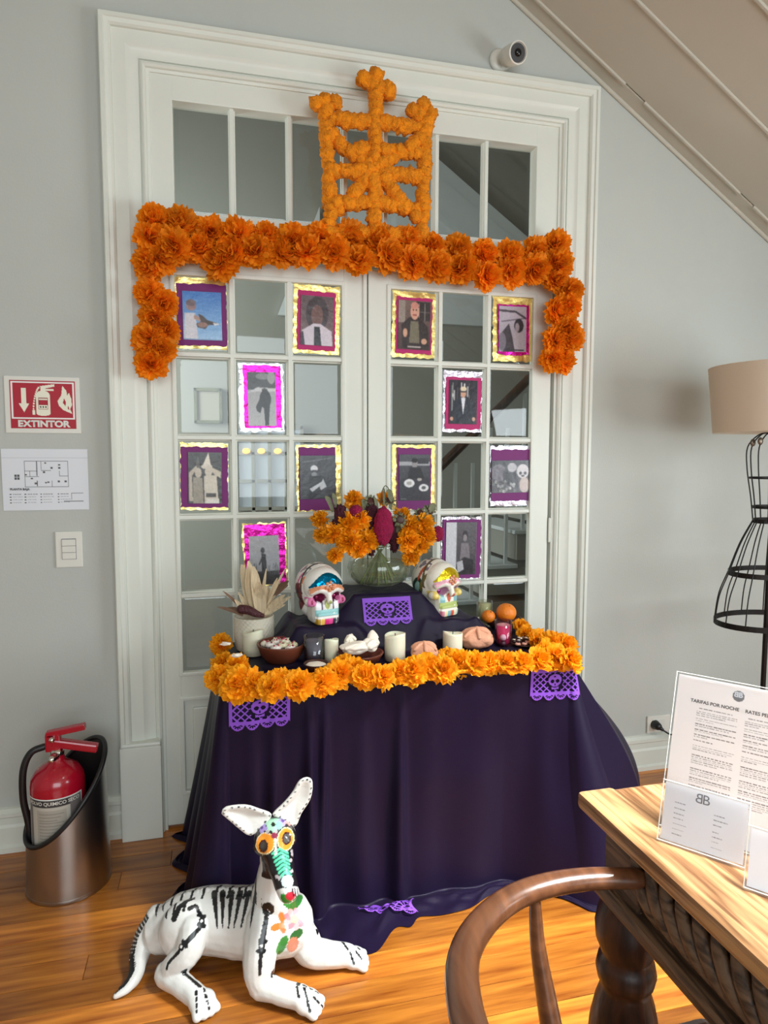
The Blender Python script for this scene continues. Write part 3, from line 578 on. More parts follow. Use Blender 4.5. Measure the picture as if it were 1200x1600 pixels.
# ================================================================== FLOOR LAMP (dressmaker form)
lx, ly = 2.285, -0.44
lp = tag(empty('floor_lamp', (lx, ly, 0)), 'black wire dressmaker form floor lamp with cream shade on the right', 'floor lamp')
m = MB(); m.lathe([(0.0, 0), (0.15, 0), (0.152, 0.008), (0.13, 0.018), (0.02, 0.03), (0.0, 0.03)], (lx, ly, 0), 36); part(m, 'base', M['blackmetal'], lp, True)
m = MB(); m.tube([(lx, ly, 0.02), (lx, ly, 1.47)], 0.009, 10); part(m, 'pole', M['blackmetal'], lp, True)
def lring(z, r, h, dep=0.72, name='hoop'):
    vs = []; fs = []; nn = 48
    for k in range(nn):
        a = 2*math.pi*k/nn; c_, s_ = math.cos(a), math.sin(a)
        for rr, zz in ((r, -h/2), (r, h/2), (r-0.003, h/2), (r-0.003, -h/2)): vs.append((lx+rr*c_, ly+rr*dep*s_, z+zz))
    for k in range(nn):
        for q in range(4): fs.append((4*k+q, 4*k+(q+1) % 4, 4*((k+1) % nn)+(q+1) % 4, 4*((k+1) % nn)+q))
    m = MB(); m.add(vs, fs); return part(m, name, M['blackmetal'], lp, False)
RL = [(0.745, 0.195, 0.020), (0.925, 0.150, 0.018), (1.115, 0.068, 0.016), (1.165, 0.072, 0.010), (1.27, 0.092, 0.007)]
for z, r, h in RL: lring(z, r, h)
for k in range(14):
    a = 2*math.pi*(k+0.3)/14; pts = [(0.195, 0.745), (0.182, 0.84), (0.150, 0.925), (0.112, 1.03), (0.068, 1.115)]
    m = MB(); m.tube(crspline([(lx+r*math.cos(a), ly+0.72*r*math.sin(a), z) for r, z in pts], 5), 0.0022, 6); part(m, 'skirt_wire', M['blackmetal'], lp, True)
for k in range(8):
    a = 2*math.pi*k/8; pts = [(0.068, 1.115), (0.080, 1.20), (0.098, 1.30), (0.100, 1.38), (0.060, 1.425), (0.02, 1.43)]
    m = MB(); m.tube(crspline([(lx+r*math.cos(a), ly+0.72*r*math.sin(a), z) for r, z in pts], 5), 0.0024, 6); part(m, 'bodice_wire', M['blackmetal'], lp, True)
for a, r, z in ((180, 0.100, 1.395), (262, 0.078, 1.185), (200, 0.097, 1.40)):
    a = math.radians(a); m = MB(); m.ico((lx+r*math.cos(a), ly+0.72*r*math.sin(a)-0.004, z), (0.011, 0.006, 0.014), 2); part(m, 'rosette', mat('dull_bronze', rgb(110, 96, 82), 0.4, metal=0.7), lp, True)
m = MB(); nn = 48; vs = []; fs = []
for r, z in ((0.205, 1.432), (0.228, 1.665), (0.226, 1.665), (0.203, 1.432)):
    for k in range(nn): a = 2*math.pi*k/nn; vs.append((lx+r*math.cos(a), ly+r*math.sin(a), z))
for j in range(4):
    for k in range(nn): fs.append((j*nn+k, j*nn+(k+1) % nn, ((j+1) % 4)*nn+(k+1) % nn, ((j+1) % 4)*nn+k))
m.add(vs, fs); smooth_by_angle(part(m, 'lamp_shade', M['shade'], lp), 50)
m = MB(); m.tube([(lx-0.204, ly, 1.66), (lx+0.204, ly, 1.66)], 0.002, 6); m.tube([(lx, ly-0.204, 1.66), (lx, ly+0.204, 1.66)], 0.002, 6); m.tube([(lx, ly, 1.47), (lx, ly, 1.66)], 0.004, 6); part(m, 'shade_frame', M['blackmetal'], lp)

# ================================================================== DESK
dk = tag(empty('carved_desk', (1.35, -1.9, 0)), 'light wooden desk with carved apron and thick turned legs', 'desk')
DX0, DX1, DY1, DY0 = 0.942, 1.75, -1.418, -2.95
tp = MB(); tp.box(DX0+0.006, DX1, DY0, DY1-0.006, 0.732, 0.760, 0.009); part(tp, 'desktop', M['desk'], dk); 
tp = MB(); tp.box(DX0, DX0+0.070, DY0, DY1, 0.7315, 0.7606, 0.008); part(tp, 'edge_board', M['desk'], dk)
tp = MB(); tp.box(DX0+0.025, DX0+0.05, DY0, DY1-0.03, 0.716, 0.733, 0.006); part(tp, 'cove_moulding', M['deskdark'], dk)
ax = DX0+0.045; ay = DY1-0.035
part(MB().box(ax, ax+0.022, DY0+0.05, ay, 0.615, 0.732, 0.002), 'apron', M['deskdark'], dk)
part(MB().box(ax, DX1-0.05, ay-0.022, ay, 0.615, 0.732, 0.002), 'apron', M['deskdark'], dk)
part(MB().box(ax-0.006, ax+0.03, ay-0.09, ay+0.004, 0.604, 0.722, 0.003), 'corner_block', M['deskdark'], dk)
part(MB().box(ax-0.022, ax+0.030, DY0+0.05, ay+0.022, 0.585, 0.612, 0.008), 'lower_moulding', M['deskdark'], dk)
part(MB().box(ax-0.01, ax+0.030, DY0+0.05, ay+0.01, 0.572, 0.588, 0.005), 'lower_moulding', M['deskdark'], dk)
y = ay-0.105
while y > -2.3:     # carved slanting leaves
    m = MB(); pts = crspline([(ax-0.001, y+0.030, 0.715), (ax-0.006, y+0.020, 0.690), (ax-0.009, y-0.004, 0.660), (ax-0.007, y-0.026, 0.638), (ax-0.001, y-0.046, 0.622)], 4)
    m.tube(pts, [0.003+0.0105*math.sin(math.pi*min(1, (i+1)/len(pts))) for i in range(len(pts))], 8, 0.9); part(m, 'carved_leaf', M['deskdark'], dk, True); y -= 0.036
LP = [(0, 0.0), (0.030, 0.0), (0.046, 0.02), (0.048, 0.045), (0.030, 0.065), (0.026, 0.09), (0.036, 0.12), (0.052, 0.18), (0.060, 0.25), (0.062, 0.31), (0.058, 0.36), (0.050, 0.40), (0.042, 0.425), (0.040, 0.435), (0.047, 0.443), (0.0505, 0.460), (0.047, 0.478), (0.041, 0.486), (0.044, 0.495), (0.052, 0.515), (0.054, 0.54), (0.050, 0.565), (0.042, 0.585), (0.040, 0.61), (0, 0.61)]
for x, yy in ((1.012, -1.475), (1.69, -1.475), (1.012, -2.88), (1.69, -2.88)):
    m = MB(); m.lathe(LP, (x, yy, 0), 32); part(m, 'leg', M['legdark'], dk, True)
m = MB(); m.tube([(1.012, -1.475, 0.12), (1.69, -1.475, 0.12)], 0.02, 12); part(m, 'stretcher', M['legdark'], dk, True)
m = MB(); m.lathe([(0, 0.11), (0.022, 0.11), (0.018, 0.20), (0.012, 0.245), (0.012, 0.258), (0.022, 0.268), (0.0285, 0.287), (0.026, 0.305), (0.014, 0.318), (0, 0.321)], (1.243, -1.475, 0), 24); part(m, 'finial', M['legdark'], dk, True)

# sign holders
def holder(name, label, BL, dirv, wdt, L, back, cv, prints):
    BL = Vector(BL); dv = Vector(dirv).normalized(); bk = Vector((-dv.y, dv.x, 0)); upv = (bk*back+Vector((0, 0, math.sqrt(max(1e-6, L*L-back*back))))).normalized()
    h = tag(empty(name, BL+dv*wdt/2), label, 'sign holder', None); nrm = dv.cross(upv).normalized()   # faces the viewer
    def sheet(nm, o0, w_, hgt, th, mt, b=0.001):
        P = BL+dv*o0[0]+upv*o0[1]+nrm*o0[2]; vs = []
        for t_ in (0, th):
            for a_, c_ in ((0, 0), (w_, 0), (w_, hgt), (0, hgt)): vs.append(P+dv*a_+upv*c_+nrm*t_)
        m = MB(); m.add(vs, [(0, 3, 2, 1), (4, 5, 6, 7), (0, 1, 5, 4), (1, 2, 6, 5), (2, 3, 7, 6), (3, 0, 4, 7)]); return part(m, nm, mt, h)
    sheet('acrylic_front', (0, 0.003, 0.003), wdt, L-0.003, 0.0015, M['acryl'])
    print_mesh('printed_sheet', cv, BL+dv*0.003+upv*(L-0.003)+nrm*0.001, dv*(wdt-0.006), -upv*(L-0.007), M['print'], h)
    vs = []; m = MB(); ft = 0.055 if L > 0.15 else 0.035
    P = BL+Vector((0, 0, 0.0005))
    for t_ in (0, 0.002):
        for a_, c_ in ((0, -0.006), (wdt, -0.006), (wdt, ft), (0, ft)): vs.append(P+dv*a_+bk*c_+Vector((0, 0, t_)))
    m.add(vs, [(0, 3, 2, 1), (4, 5, 6, 7), (0, 1, 5, 4), (1, 2, 6, 5), (2, 3, 7, 6), (3, 0, 4, 7)]); part(m, 'foot', M['acryl'], h)
    edge = MB(); c1 = [BL+nrm*0.004+upv*0.002, BL+dv*wdt+nrm*0.004+upv*0.002, BL+dv*wdt+upv*L+nrm*0.004, BL+upv*L+nrm*0.004]
    edge.tube(c1, 0.0011, 6, closed=True); part(edge, 'edge', M['plastic'], h)
    for (s, size, fx, fy, mt, mirror, bold) in prints:
        text_mesh(s, size, mt, BL+dv*(wdt*fx)+upv*(L*(1-fy))+nrm*0.0016, dv, upv, parent=h, mirror=mirror, bold=bold)
    return h
DV = (0.073, -0.093, 0)
cv = Cv(220, 300, (246, 247, 252)); rn = random.Random(5)
cv.ell(0.50, 0.075, 0.047, 0.0345, (120, 122, 130))
def textrow(cv, x0, x1, y, hh, c=(150, 152, 160), jit=0.3):
    x = x0
    while x < x1-0.01:
        l = min(rn.uniform(0.012, 0.04), x1-x); cv.rect(x, y, x+l, y+hh, c, rn.uniform(0.6, 1)); x += l+0.007
for cx, y0 in ((0.18, 0.165), (0.57, 0.165)):
    y = y0+0.035; textrow(cv, cx+0.02, cx+0.29, y, 0.006, (140, 142, 150)); y += 0.022
    for blk in (3, 2, 2, 2, 2, 1, 0, 3, 0, 5, 0, 4, 3, 5):
        if blk == 0: y += 0.014; continue
        for k in range(blk):
            textrow(cv, cx, cx+(0.33 if k < blk-1 else rn.uniform(0.12, 0.28)), y, 0.0055, (100, 100, 108) if k == 0 else (160, 162, 170)); y += 0.0125
        y += 0.010
BLm = Vector((1.011, -1.549, 0.7606))
holder('menu_holder', 'tall acrylic stand with two-column rates sheet on the desk', BLm, DV, 0.184, 0.243, 0.078, cv,
       [('TARIFAS POR NOCHE', 0.0072, 0.325, 0.168, M['ink'], False, 0.0002), ('RATES PER NIGHT', 0.0072, 0.72, 0.168, M['ink'], False, 0.0002), ('B', 0.011, 0.484, 0.076, M['paper'], True, 0.0004), ('B', 0.011, 0.516, 0.076, M['paper'], False, 0.0004)])
cv = Cv(150, 110, (244, 246, 252))
for k, y in enumerate((0.30, 0.40, 0.49, 0.575, 0.67, 0.76, 0.85)): textrow(cv, 0.14, 0.14+rn.uniform(0.09, 0.2), y, 0.016, (150, 152, 160))
for k, y in enumerate((0.30, 0.38, 0.46, 0.58, 0.66, 0.74, 0.84)): textrow(cv, 0.62, 0.62+rn.uniform(0.07, 0.19), y+0.03, 0.016, (150, 152, 160))
holder('card_holder', 'small acrylic stand with a white card before the tall rates stand', (0.984, -1.582, 0.7606), DV, 0.119, 0.090, 0.025, cv,
       [('B', 0.020, 0.437, 0.16, M['greyink'], True, 0), ('B', 0.020, 0.515, 0.16, M['greyink'], False, 0)])
cv = Cv(60, 50, (240, 243, 250)); cv.ell(0.45, 0.45, 0.05, 0.05, (170, 172, 180))
holder('card_holder', 'small blank-looking acrylic card stand at the right desk edge of the frame', (1.024, -1.710, 0.7606), DV, 0.11, 0.082, 0.024, cv, [])

# ================================================================== CHAIR
ch = tag(empty('armchair', (0.80, -1.86, 0)), 'dark brown bent-wood armchair with curved arm rail beside the desk', 'chair')
half = [(0.968, -1.556, 0.684), (0.90, -1.540, 0.684), (0.83, -1.536, 0.683), (0.76, -1.550, 0.682), (0.695, -1.588, 0.681), (0.645, -1.645, 0.682), (0.618, -1.72, 0.684), (0.606, -1.80, 0.690)]
full = half+[(0.602, -1.86, 0.694)]+[(x, -3.72-y, z) for x, y, z in reversed(half)]
pts = crspline(full, 5); nP = len(pts); rad = []
for i in range(nP):
    t = abs(i/(nP-1)-0.5)*2; rad.append(0.0225-0.0050*t**2)
m = MB(); m.tube(pts, rad, 16, 0.82, up=(0, 0, 1)); part(m, 'arm_rail', M['chair'], ch, True)
for s in (1, -1):
    yy = lambda y: -1.86+(y+1.86)*s
    m = MB(); m.tube(crspline([(0.800, yy(-1.543), 0.675), (0.803, yy(-1.550), 0.60), (0.812, yy(-1.565), 0.52), (0.822, yy(-1.580), 0.44)], 5), [0.0095+0.0009*i for i in range(16)], 12, 0.8); part(m, 'arm_support', M['chair'], ch, True)
    for xx, rr_ in ((1.06, 0), (0.66, 1)):
        m = MB(); y0 = -1.60 if rr_ == 0 else -1.67
        m.tube([(xx, yy(y0), 0.44), (xx-0.03*rr_, yy(y0+0.02), 0.0175)], [0.019, 0.014], 12); part(m, 'leg', M['chair'], ch, True)
m = MB(); m.box(0.64, 1.08, -2.13, -1.59, 0.425, 0.462, 0.014); part(m, 'seat', M['chair'], ch)
m = MB()
for k in range(9):
    z = 0.462; y = -1.86
m = MB(); sp = crspline([(0.66, -1.86, 0.455), (0.63, -1.86, 0.57), (0.606, -1.86, 0.685)], 5); vs = []; fs = []
for i, p in enumerate(sp):
    wv = 0.045+0.03*i/(len(sp)-1)
    for a_, b_ in ((-wv, -0.006), (wv, -0.006), (wv, 0.006), (-wv, 0.006)): vs.append((p.x+b_, p.y+a_, p.z))
for i in range(len(sp)-1):
    for k in range(4): fs.append((4*i+k, 4*i+(k+1) % 4, 4*i+4+(k+1) % 4, 4*i+4+k))
m.add(vs, fs); part(m, 'back_splat', M['chair'], ch)
#PART2
# ================================================================== PHOTOGRAPHS ON THE DOOR GLASS
def wavy_sheet(name, mt, u0, u1, v0, v1, y, root, crump=0.0, edge=0.0, seed=0, nx=26, nz=34, rot=0.0, smooth=True):
    """a sheet in the door plane: x from u0..u1, z from v0 (bottom) to v1 (top)"""
    cx, cz = (u0+u1)/2, (v0+v1)/2; vs = []; fs = []
    for j in range(nz):
        for i in range(nx):
            s, t = i/(nx-1), j/(nz-1); x = u0+(u1-u0)*s; z = v0+(v1-v0)*t
            e = edge*mnoise.noise(Vector((x*60, z*60, seed))); e2 = edge*mnoise.noise(Vector((z*70+9, x*60, seed+5)))
            if i in (0, nx-1): x += e
            if j in (0, nz-1): z += e2
            d = crump*(mnoise.noise(Vector((x*38, z*38, seed*3.1)))+0.6*mnoise.noise(Vector((x*95, z*95, seed*1.7))))
            dx, dz = x-cx, z-cz; x2 = cx+dx*math.cos(rot)-dz*math.sin(rot); z2 = cz+dx*math.sin(rot)+dz*math.cos(rot)
            vs.append((x2, y+d, z2))
    for j in range(nz-1):
        for i in range(nx-1): a = j*nx+i; fs.append((a, a+1, a+nx+1, a+nx))
    m = MB(); m.add(vs, fs); return part(m, name, mt, root, smooth)
SK = (208, 160, 134)
def pr_bird(c):
    c.grad((60, 120, 196), (150, 190, 226)).ell(0.22, 0.30, 0.13, 0.10, (150, 120, 120)).ell(0.22, 0.24, 0.13, 0.07, (110, 90, 96)).poly([(0.05, 0.44), (0.32, 0.44), (0.38, 0.98), (0.02, 0.98)], (206, 206, 214)).poly([(0.30, 0.48), (0.46, 0.54), (0.44, 0.62), (0.28, 0.56)], (176, 140, 126))
    c.poly([(0.40, 0.46), (0.52, 0.50), (0.62, 0.58), (0.98, 0.66), (0.66, 0.68), (0.56, 0.76), (0.38, 0.74), (0.34, 0.66), (0.46, 0.62)], (70, 50, 46)).ell(0.50, 0.68, 0.13, 0.055, (150, 110, 96)).poly([(0.76, 0.63), (0.98, 0.65), (0.8, 0.69)], (220, 220, 225)).rect(0, 0.97, 1, 1, (120, 150, 190))
def pr_tie(c):
    c.grad((92, 70, 74), (120, 96, 96)).ell(0.5, 0.36, 0.34, 0.34, (58, 40, 44)).ell(0.5, 0.40, 0.18, 0.22, (112, 76, 70)).poly([(0.05, 0.70), (0.38, 0.56), (0.62, 0.56), (0.95, 0.70), (0.98, 1), (0.02, 1)], (206, 196, 206)).poly([(0.42, 0.62), (0.58, 0.62), (0.64, 1), (0.42, 1)], (26, 22, 28)).poly([(0.0, 0.76), (0.08, 0.72), (0.14, 1), (0, 1)], (40, 34, 42))
def pr_oneleg(c):
    c.grad((150, 150, 150), (178, 178, 180)).rect(0, 0, 1, 0.32, (64, 64, 66)).ell(0.55, 0.08, 0.25, 0.06, (130, 130, 130)).ell(0.85, 0.10, 0.14, 0.12, (150, 150, 150)).poly([(0.0, 0.38), (0.35, 0.28), (1, 0.30), (1, 0.36), (0.4, 0.36)], (196, 196, 198)).ell(0.60, 0.335, 0.10, 0.035, (60, 60, 60))
    c.ell(0.62, 0.50, 0.20, 0.17, (30, 30, 32)).poly([(0.44, 0.48), (0.60, 0.56), (0.48, 0.66), (0.44, 0.76), (0.32, 0.72), (0.28, 0.64)], (36, 36, 38)).poly([(0.56, 0.6), (0.78, 0.58), (0.72, 0.98), (0.60, 0.99)], (34, 34, 36))
def pr_hats(c):
    c.grad((52, 46, 42), (38, 34, 32)).poly([(0.22, 0.28), (0.36, 0.30), (0.29, 0.06)], (90, 86, 80)).poly([(0.44, 0.24), (0.68, 0.28), (0.60, 0.0)], (226, 216, 200)).ell(0.55, 0.28, 0.17, 0.05, (210, 200, 184)).ell(0.30, 0.40, 0.10, 0.10, (190, 178, 160)).ell(0.60, 0.38, 0.11, 0.09, (200, 188, 170))
    c.poly([(0.14, 0.48), (0.42, 0.50), (0.46, 1), (0.14, 1)], (150, 140, 124)).poly([(0.46, 0.46), (0.84, 0.44), (0.90, 1), (0.48, 1)], (206, 196, 178)).poly([(0.02, 0.40), (0.24, 0.26), (0.28, 0.31), (0.12, 0.46), (0.14, 0.95), (0.03, 0.95)], (184, 172, 154)).poly([(0.66, 0.28), (0.98, 0.38), (0.96, 0.50), (0.78, 0.44), (0.66, 0.33)], (196, 184, 164)).rect(0.52, 0.80, 0.82, 0.87, (60, 56, 52)).rect(0.54, 0.90, 0.92, 1, (220, 214, 204))
def pr_dark(c):
    c.grad((62, 62, 68), (44, 44, 50)).ell(0.40, 0.30, 0.10, 0.075, (220, 220, 224)).ell(0.40, 0.37, 0.10, 0.04, (50, 50, 54)).ell(0.40, 0.43, 0.085, 0.05, (130, 130, 134)).poly([(0.28, 0.48), (0.66, 0.46), (0.80, 0.80), (0.24, 0.86)], (24, 24, 28)).poly([(0.26, 0.76), (0.60, 0.60), (0.62, 0.66), (0.34, 0.84)], (200, 200, 204)).poly([(0.64, 0.52), (0.74, 0.72), (0.58, 0.80), (0.54, 0.74)], (190, 190, 194)).line(0.05, 0.16, 0.9, 0.06, 0.008, (120, 120, 126))
def pr_field(c):
    c.grad((190, 190, 196), (150, 150, 156)).ell(0.45, 0.30, 0.065, 0.06, (70, 70, 74)).poly([(0.40, 0.36), (0.55, 0.38), (0.56, 0.72), (0.40, 0.72)], (56, 56, 60)).poly([(0.40, 0.44), (0.30, 0.58), (0.33, 0.60), (0.42, 0.50)], (70, 70, 74)).rect(0, 0.72, 1, 1, (64, 62, 66))
    rn = random.Random(4)
    for k in range(14): x = rn.random(); c.line(x, 0.55+0.1*rn.random(), x+rn.uniform(-.1, .1), 0.8, 0.008, (110, 110, 114))
def pr_oldman(c):
    c.grad((120, 100, 92), (70, 50, 48)).rect(0.55, 0.02, 0.98, 0.4, (52, 44, 44)).rect(0.62, 0.05, 0.64, 0.4, (150, 140, 136)).rect(0.80, 0.05, 0.82, 0.4, (150, 140, 136)).rect(0.55, 0.22, 0.98, 0.235, (150, 140, 136)).rect(0.0, 0.0, 0.22, 0.45, (150, 136, 126))
    c.poly([(0.12, 0.98), (0.10, 0.50), (0.34, 0.34), (0.68, 0.34), (0.92, 0.54), (0.94, 0.98)], (52, 40, 40)).poly([(0.38, 0.42), (0.62, 0.42), (0.66, 0.86), (0.34, 0.86)], (120, 112, 92)).ell(0.50, 0.22, 0.13, 0.17, (214, 160, 138)).ell(0.50, 0.10, 0.12, 0.07, (206, 140, 124)).line(0.44, 0.19, 0.47, 0.19, 0.01, (60, 40, 40)).line(0.53, 0.19, 0.56, 0.19, 0.01, (60, 40, 40)).line(0.45, 0.29, 0.55, 0.29, 0.012, (150, 70, 66)).ell(0.22, 0.66, 0.07, 0.09, SK).ell(0.80, 0.82, 0.09, 0.06, SK).rect(0.3, 0.93, 0.7, 0.95, (200, 190, 186))
def pr_profile(c):
    c.grad((186, 178, 190), (160, 152, 164)).line(0.0, 0.10, 0.6, 0.12, 0.022, (70, 66, 74)).line(0.6, 0.12, 0.98, 0.26, 0.022, (70, 66, 74)).line(0.1, 0.34, 0.9, 0.26, 0.014, (110, 104, 114)).ell(0.72, 0.42, 0.17, 0.15, (42, 38, 44)).ell(0.66, 0.46, 0.08, 0.10, (150, 140, 148)).poly([(0.52, 0.62), (0.80, 0.56), (0.96, 0.70), (0.98, 1), (0.56, 1)], (176, 168, 178)).poly([(0.08, 0.60), (0.36, 0.38), (0.48, 0.66), (0.58, 1.0), (0.16, 1)], (66, 60, 68)).ell(0.12, 0.78, 0.14, 0.20, (120, 112, 124)).rect(0.25, 0.94, 0.9, 0.97, (50, 46, 52))
def pr_cap(c):
    c.grad((40, 30, 44), (34, 26, 38)); rn = random.Random(8)
    for k in range(16): x = rn.random(); c.rect(x, 0.05+0.3*rn.random(), x+0.05, 0.5*rn.random()+0.2, (rn.randint(90, 220),)*3)
    for x in (0.3, 0.72): c.rect(x, 0, x+0.05, 0.6, (30, 22, 30))
    c.poly([(0.10, 0.98), (0.14, 0.50), (0.40, 0.38), (0.62, 0.38), (0.88, 0.50), (0.90, 0.98)], (26, 30, 44)).poly([(0.42, 0.40), (0.58, 0.40), (0.50, 0.80)], (222, 222, 230)).ell(0.50, 0.29, 0.10, 0.11, SK).ell(0.50, 0.20, 0.11, 0.055, (226, 210, 180)).line(0.42, 0.26, 0.58, 0.26, 0.014, (30, 26, 30)).ell(0.10, 0.88, 0.06, 0.05, SK).ell(0.88, 0.88, 0.06, 0.05, SK)
def pr_plates(c):
    c.grad((84, 84, 92), (46, 46, 54)).rect(0, 0.16, 1, 0.24, (170, 170, 176)).rect(0.6, 0.08, 0.95, 0.2, (60, 60, 66)).ell(0.50, 0.20, 0.10, 0.09, (150, 146, 148)).ell(0.50, 0.13, 0.10, 0.05, (30, 30, 34)).poly([(0.24, 0.62), (0.34, 0.28), (0.68, 0.28), (0.88, 0.60)], (40, 40, 46)).rect(0, 0.52, 1, 1, (54, 54, 62)).ell(0.33, 0.62, 0.17, 0.09, (226, 226, 228)).ell(0.33, 0.62, 0.08, 0.04, (170, 166, 160)).ell(0.80, 0.72, 0.16, 0.08, (226, 226, 228)).ell(0.80, 0.72, 0.07, 0.035, (90, 90, 90)).ell(0.66, 0.54, 0.08, 0.035, (170, 166, 164)).rect(0.05, 0.95, 0.25, 0.965, (180, 180, 186))
def pr_kids(c):
    c.grad((60, 58, 66), (80, 76, 82)).ell(0.18, 0.38, 0.20, 0.26, (112, 106, 116)).ell(0.46, 0.46, 0.17, 0.28, (52, 50, 56)).ell(0.52, 0.22, 0.12, 0.14, (180, 176, 182)).ell(0.80, 0.34, 0.16, 0.22, (206, 200, 204)).ell(0.74, 0.40, 0.035, 0.05, (60, 56, 60)).ell(0.86, 0.40, 0.035, 0.05, (60, 56, 60)).ell(0.80, 0.48, 0.04, 0.03, (50, 46, 50)).ell(0.84, 0.76, 0.13, 0.24, (196, 178, 172))
    rn = random.Random(2)
    for k in range(22): x = rn.random()*0.6; y = rn.uniform(0.6, 0.95); c.ell(x, y, 0.03, 0.05, (rn.randint(90, 190),)*3)
def pr_seated(c):
    c.grad((96, 92, 98), (66, 62, 68)).rect(0, 0, 0.34, 1, (206, 206, 212)).ell(0.62, 0.26, 0.09, 0.10, (56, 52, 58)).ell(0.62, 0.30, 0.065, 0.07, (140, 132, 136)).poly([(0.50, 0.40), (0.74, 0.40), (0.80, 0.72), (0.46, 0.72)], (126, 120, 126)).poly([(0.34, 0.80), (0.60, 0.66), (0.9, 0.72), (0.9, 1), (0.34, 1)], (44, 42, 48)).poly([(0.36, 0.76), (0.55, 0.72), (0.60, 0.90), (0.40, 0.96)], (186, 184, 190)).ell(0.85, 0.4, 0.1, 0.2, (90, 86, 90))
# (u0, v0, u1, v1), border material, foil material, print inset (left, top, right, bottom fractions of the sheet), painter, label
PH = [((273, 434, 354, 545), 'purplep', 'gold', (.03, .09, .0, .04), (.14, .20, .10, .12), pr_bird, 'gold foil and purple framed blue photo of child holding a bird'),
      ((458, 446, 531, 553), 'magentap', 'gold', (.08, .09, .10, .05), (.15, .16, .15, .12), pr_tie, 'gold foil and magenta framed portrait of person in shirt and dark tie'),
      ((373, 568, 443, 674), 'pinkfoil', 'silver', (.10, .03, .05, .05), (.19, .13, .18, .08), pr_oneleg, 'shiny pink foil framed picture of dark figure standing on one leg'),
      ((281, 692, 356, 797), 'purplep', 'gold', (.0, .06, .0, .04), (.16, .14, .13, .10), pr_hats, 'purple framed black-and-white photo of two people in pointed party hats'),
      ((463, 695, 533, 799), 'purplep', 'gold', (.05, .04, .12, .02), (.07, .16, .13, .19), pr_dark, 'purple and gold framed very dark photo left of the bouquet'),
      ((379, 817, 448, 915), 'pinkfoil', 'gold', (.04, .02, .03, .02), (.14, .20, .18, .02), pr_field, 'pink foil framed grey photo of small figure in field above corn husks'),
      ((613, 456, 680, 559), 'magentap', 'gold', (.08, .09, .08, .06), (.13, .14, .12, .12), pr_oldman, 'gold foil and magenta framed colour photo of bald old man seated'),
      ((771, 464, 831, 565), 'pinkfoil', 'gold', (.12, .12, .08, .10), (.14, .15, .16, .15), pr_profile, 'gold foil framed grey photo of person in profile, upper right pane'),
      ((693, 580, 753, 675), 'magentap', 'silver', (.06, .10, .03, .05), (.14, .15, .14, .13), pr_cap, 'magenta framed photo of person in pale cap and dark jacket'),
      ((613, 695, 680, 796), 'purplep', 'gold', (.10, .05, .10, .0), (.15, .15, .14, .14), pr_plates, 'purple and gold framed grey photo of person behind two white plates'),
      ((767, 697, 830, 790), 'purplep', 'silver', (.02, .06, .03, .08), (.02, .24, .04, .22), pr_kids, 'photo with broad purple bands and two pale dogs or dolls'),
      ((690, 808, 752, 905), 'purplep', 'silver', (.03, .04, .02, .02), (.10, .08, .14, .08), pr_seated, 'wrinkled purple framed grey photo right of the bouquet, half white')]
for i, ((u0, v0, u1, v1), bm_, fm_, bi, pi_, fn, lb) in enumerate(PH):
    a = onY(u0, v0, 0.010); b_ = onY(u1, v1, 0.010); x0 = a.x; x1 = onY(u1, (v0+v1)/2, 0.010).x; z1 = (a.z+onY(u1, v0, 0.010).z)/2+0.0; z0 = (b_.z+onY(u0, v1, 0.010).z)/2; Wd = x1-x0; Hh = z1-z0
    r = tag(empty('framed_photo', ((x0+x1)/2, 0.010, z0)), lb, 'photo', None); rt = [0.01, -0.02, 0.015, -0.012, 0.01, 0.02, -0.015, 0.01, -0.01, 0.0, 0.012, -0.01][i]
    wavy_sheet('foil_backing', M[fm_], x0, x1, z0, z1, 0.012, r, 0.0022, 0.006, i+1, rot=rt)
    wavy_sheet('paper_border', M[bm_], x0+Wd*bi[0], x1-Wd*bi[2], z0+Hh*bi[3], z1-Hh*bi[1], 0.0075, r, 0.0006 if 'foil' not in bm_ else 0.0016, 0.005, i+20, rot=rt)
    c = Cv(84, 108, (120, 120, 120)); fn(c); c.noise(0.16, i)
    for _ in range(2): c.a = (c.a+np.roll(c.a, 1, 0)+np.roll(c.a, -1, 0)+np.roll(c.a, 1, 1)+np.roll(c.a, -1, 1))/5
    X_ = Vector((math.cos(rt), 0, math.sin(rt))); Z_ = Vector((-math.sin(rt), 0, math.cos(rt))); ctr = Vector(((x0+x1)/2, 0.0042, (z0+z1)/2))
    O = ctr+X_*(-Wd/2+Wd*pi_[0])+Z_*(Hh/2-Hh*pi_[1]); print_mesh('print', c, O, X_*Wd*(1-pi_[0]-pi_[2]), -Z_*Hh*(1-pi_[1]-pi_[3]), M['colgloss'], r)

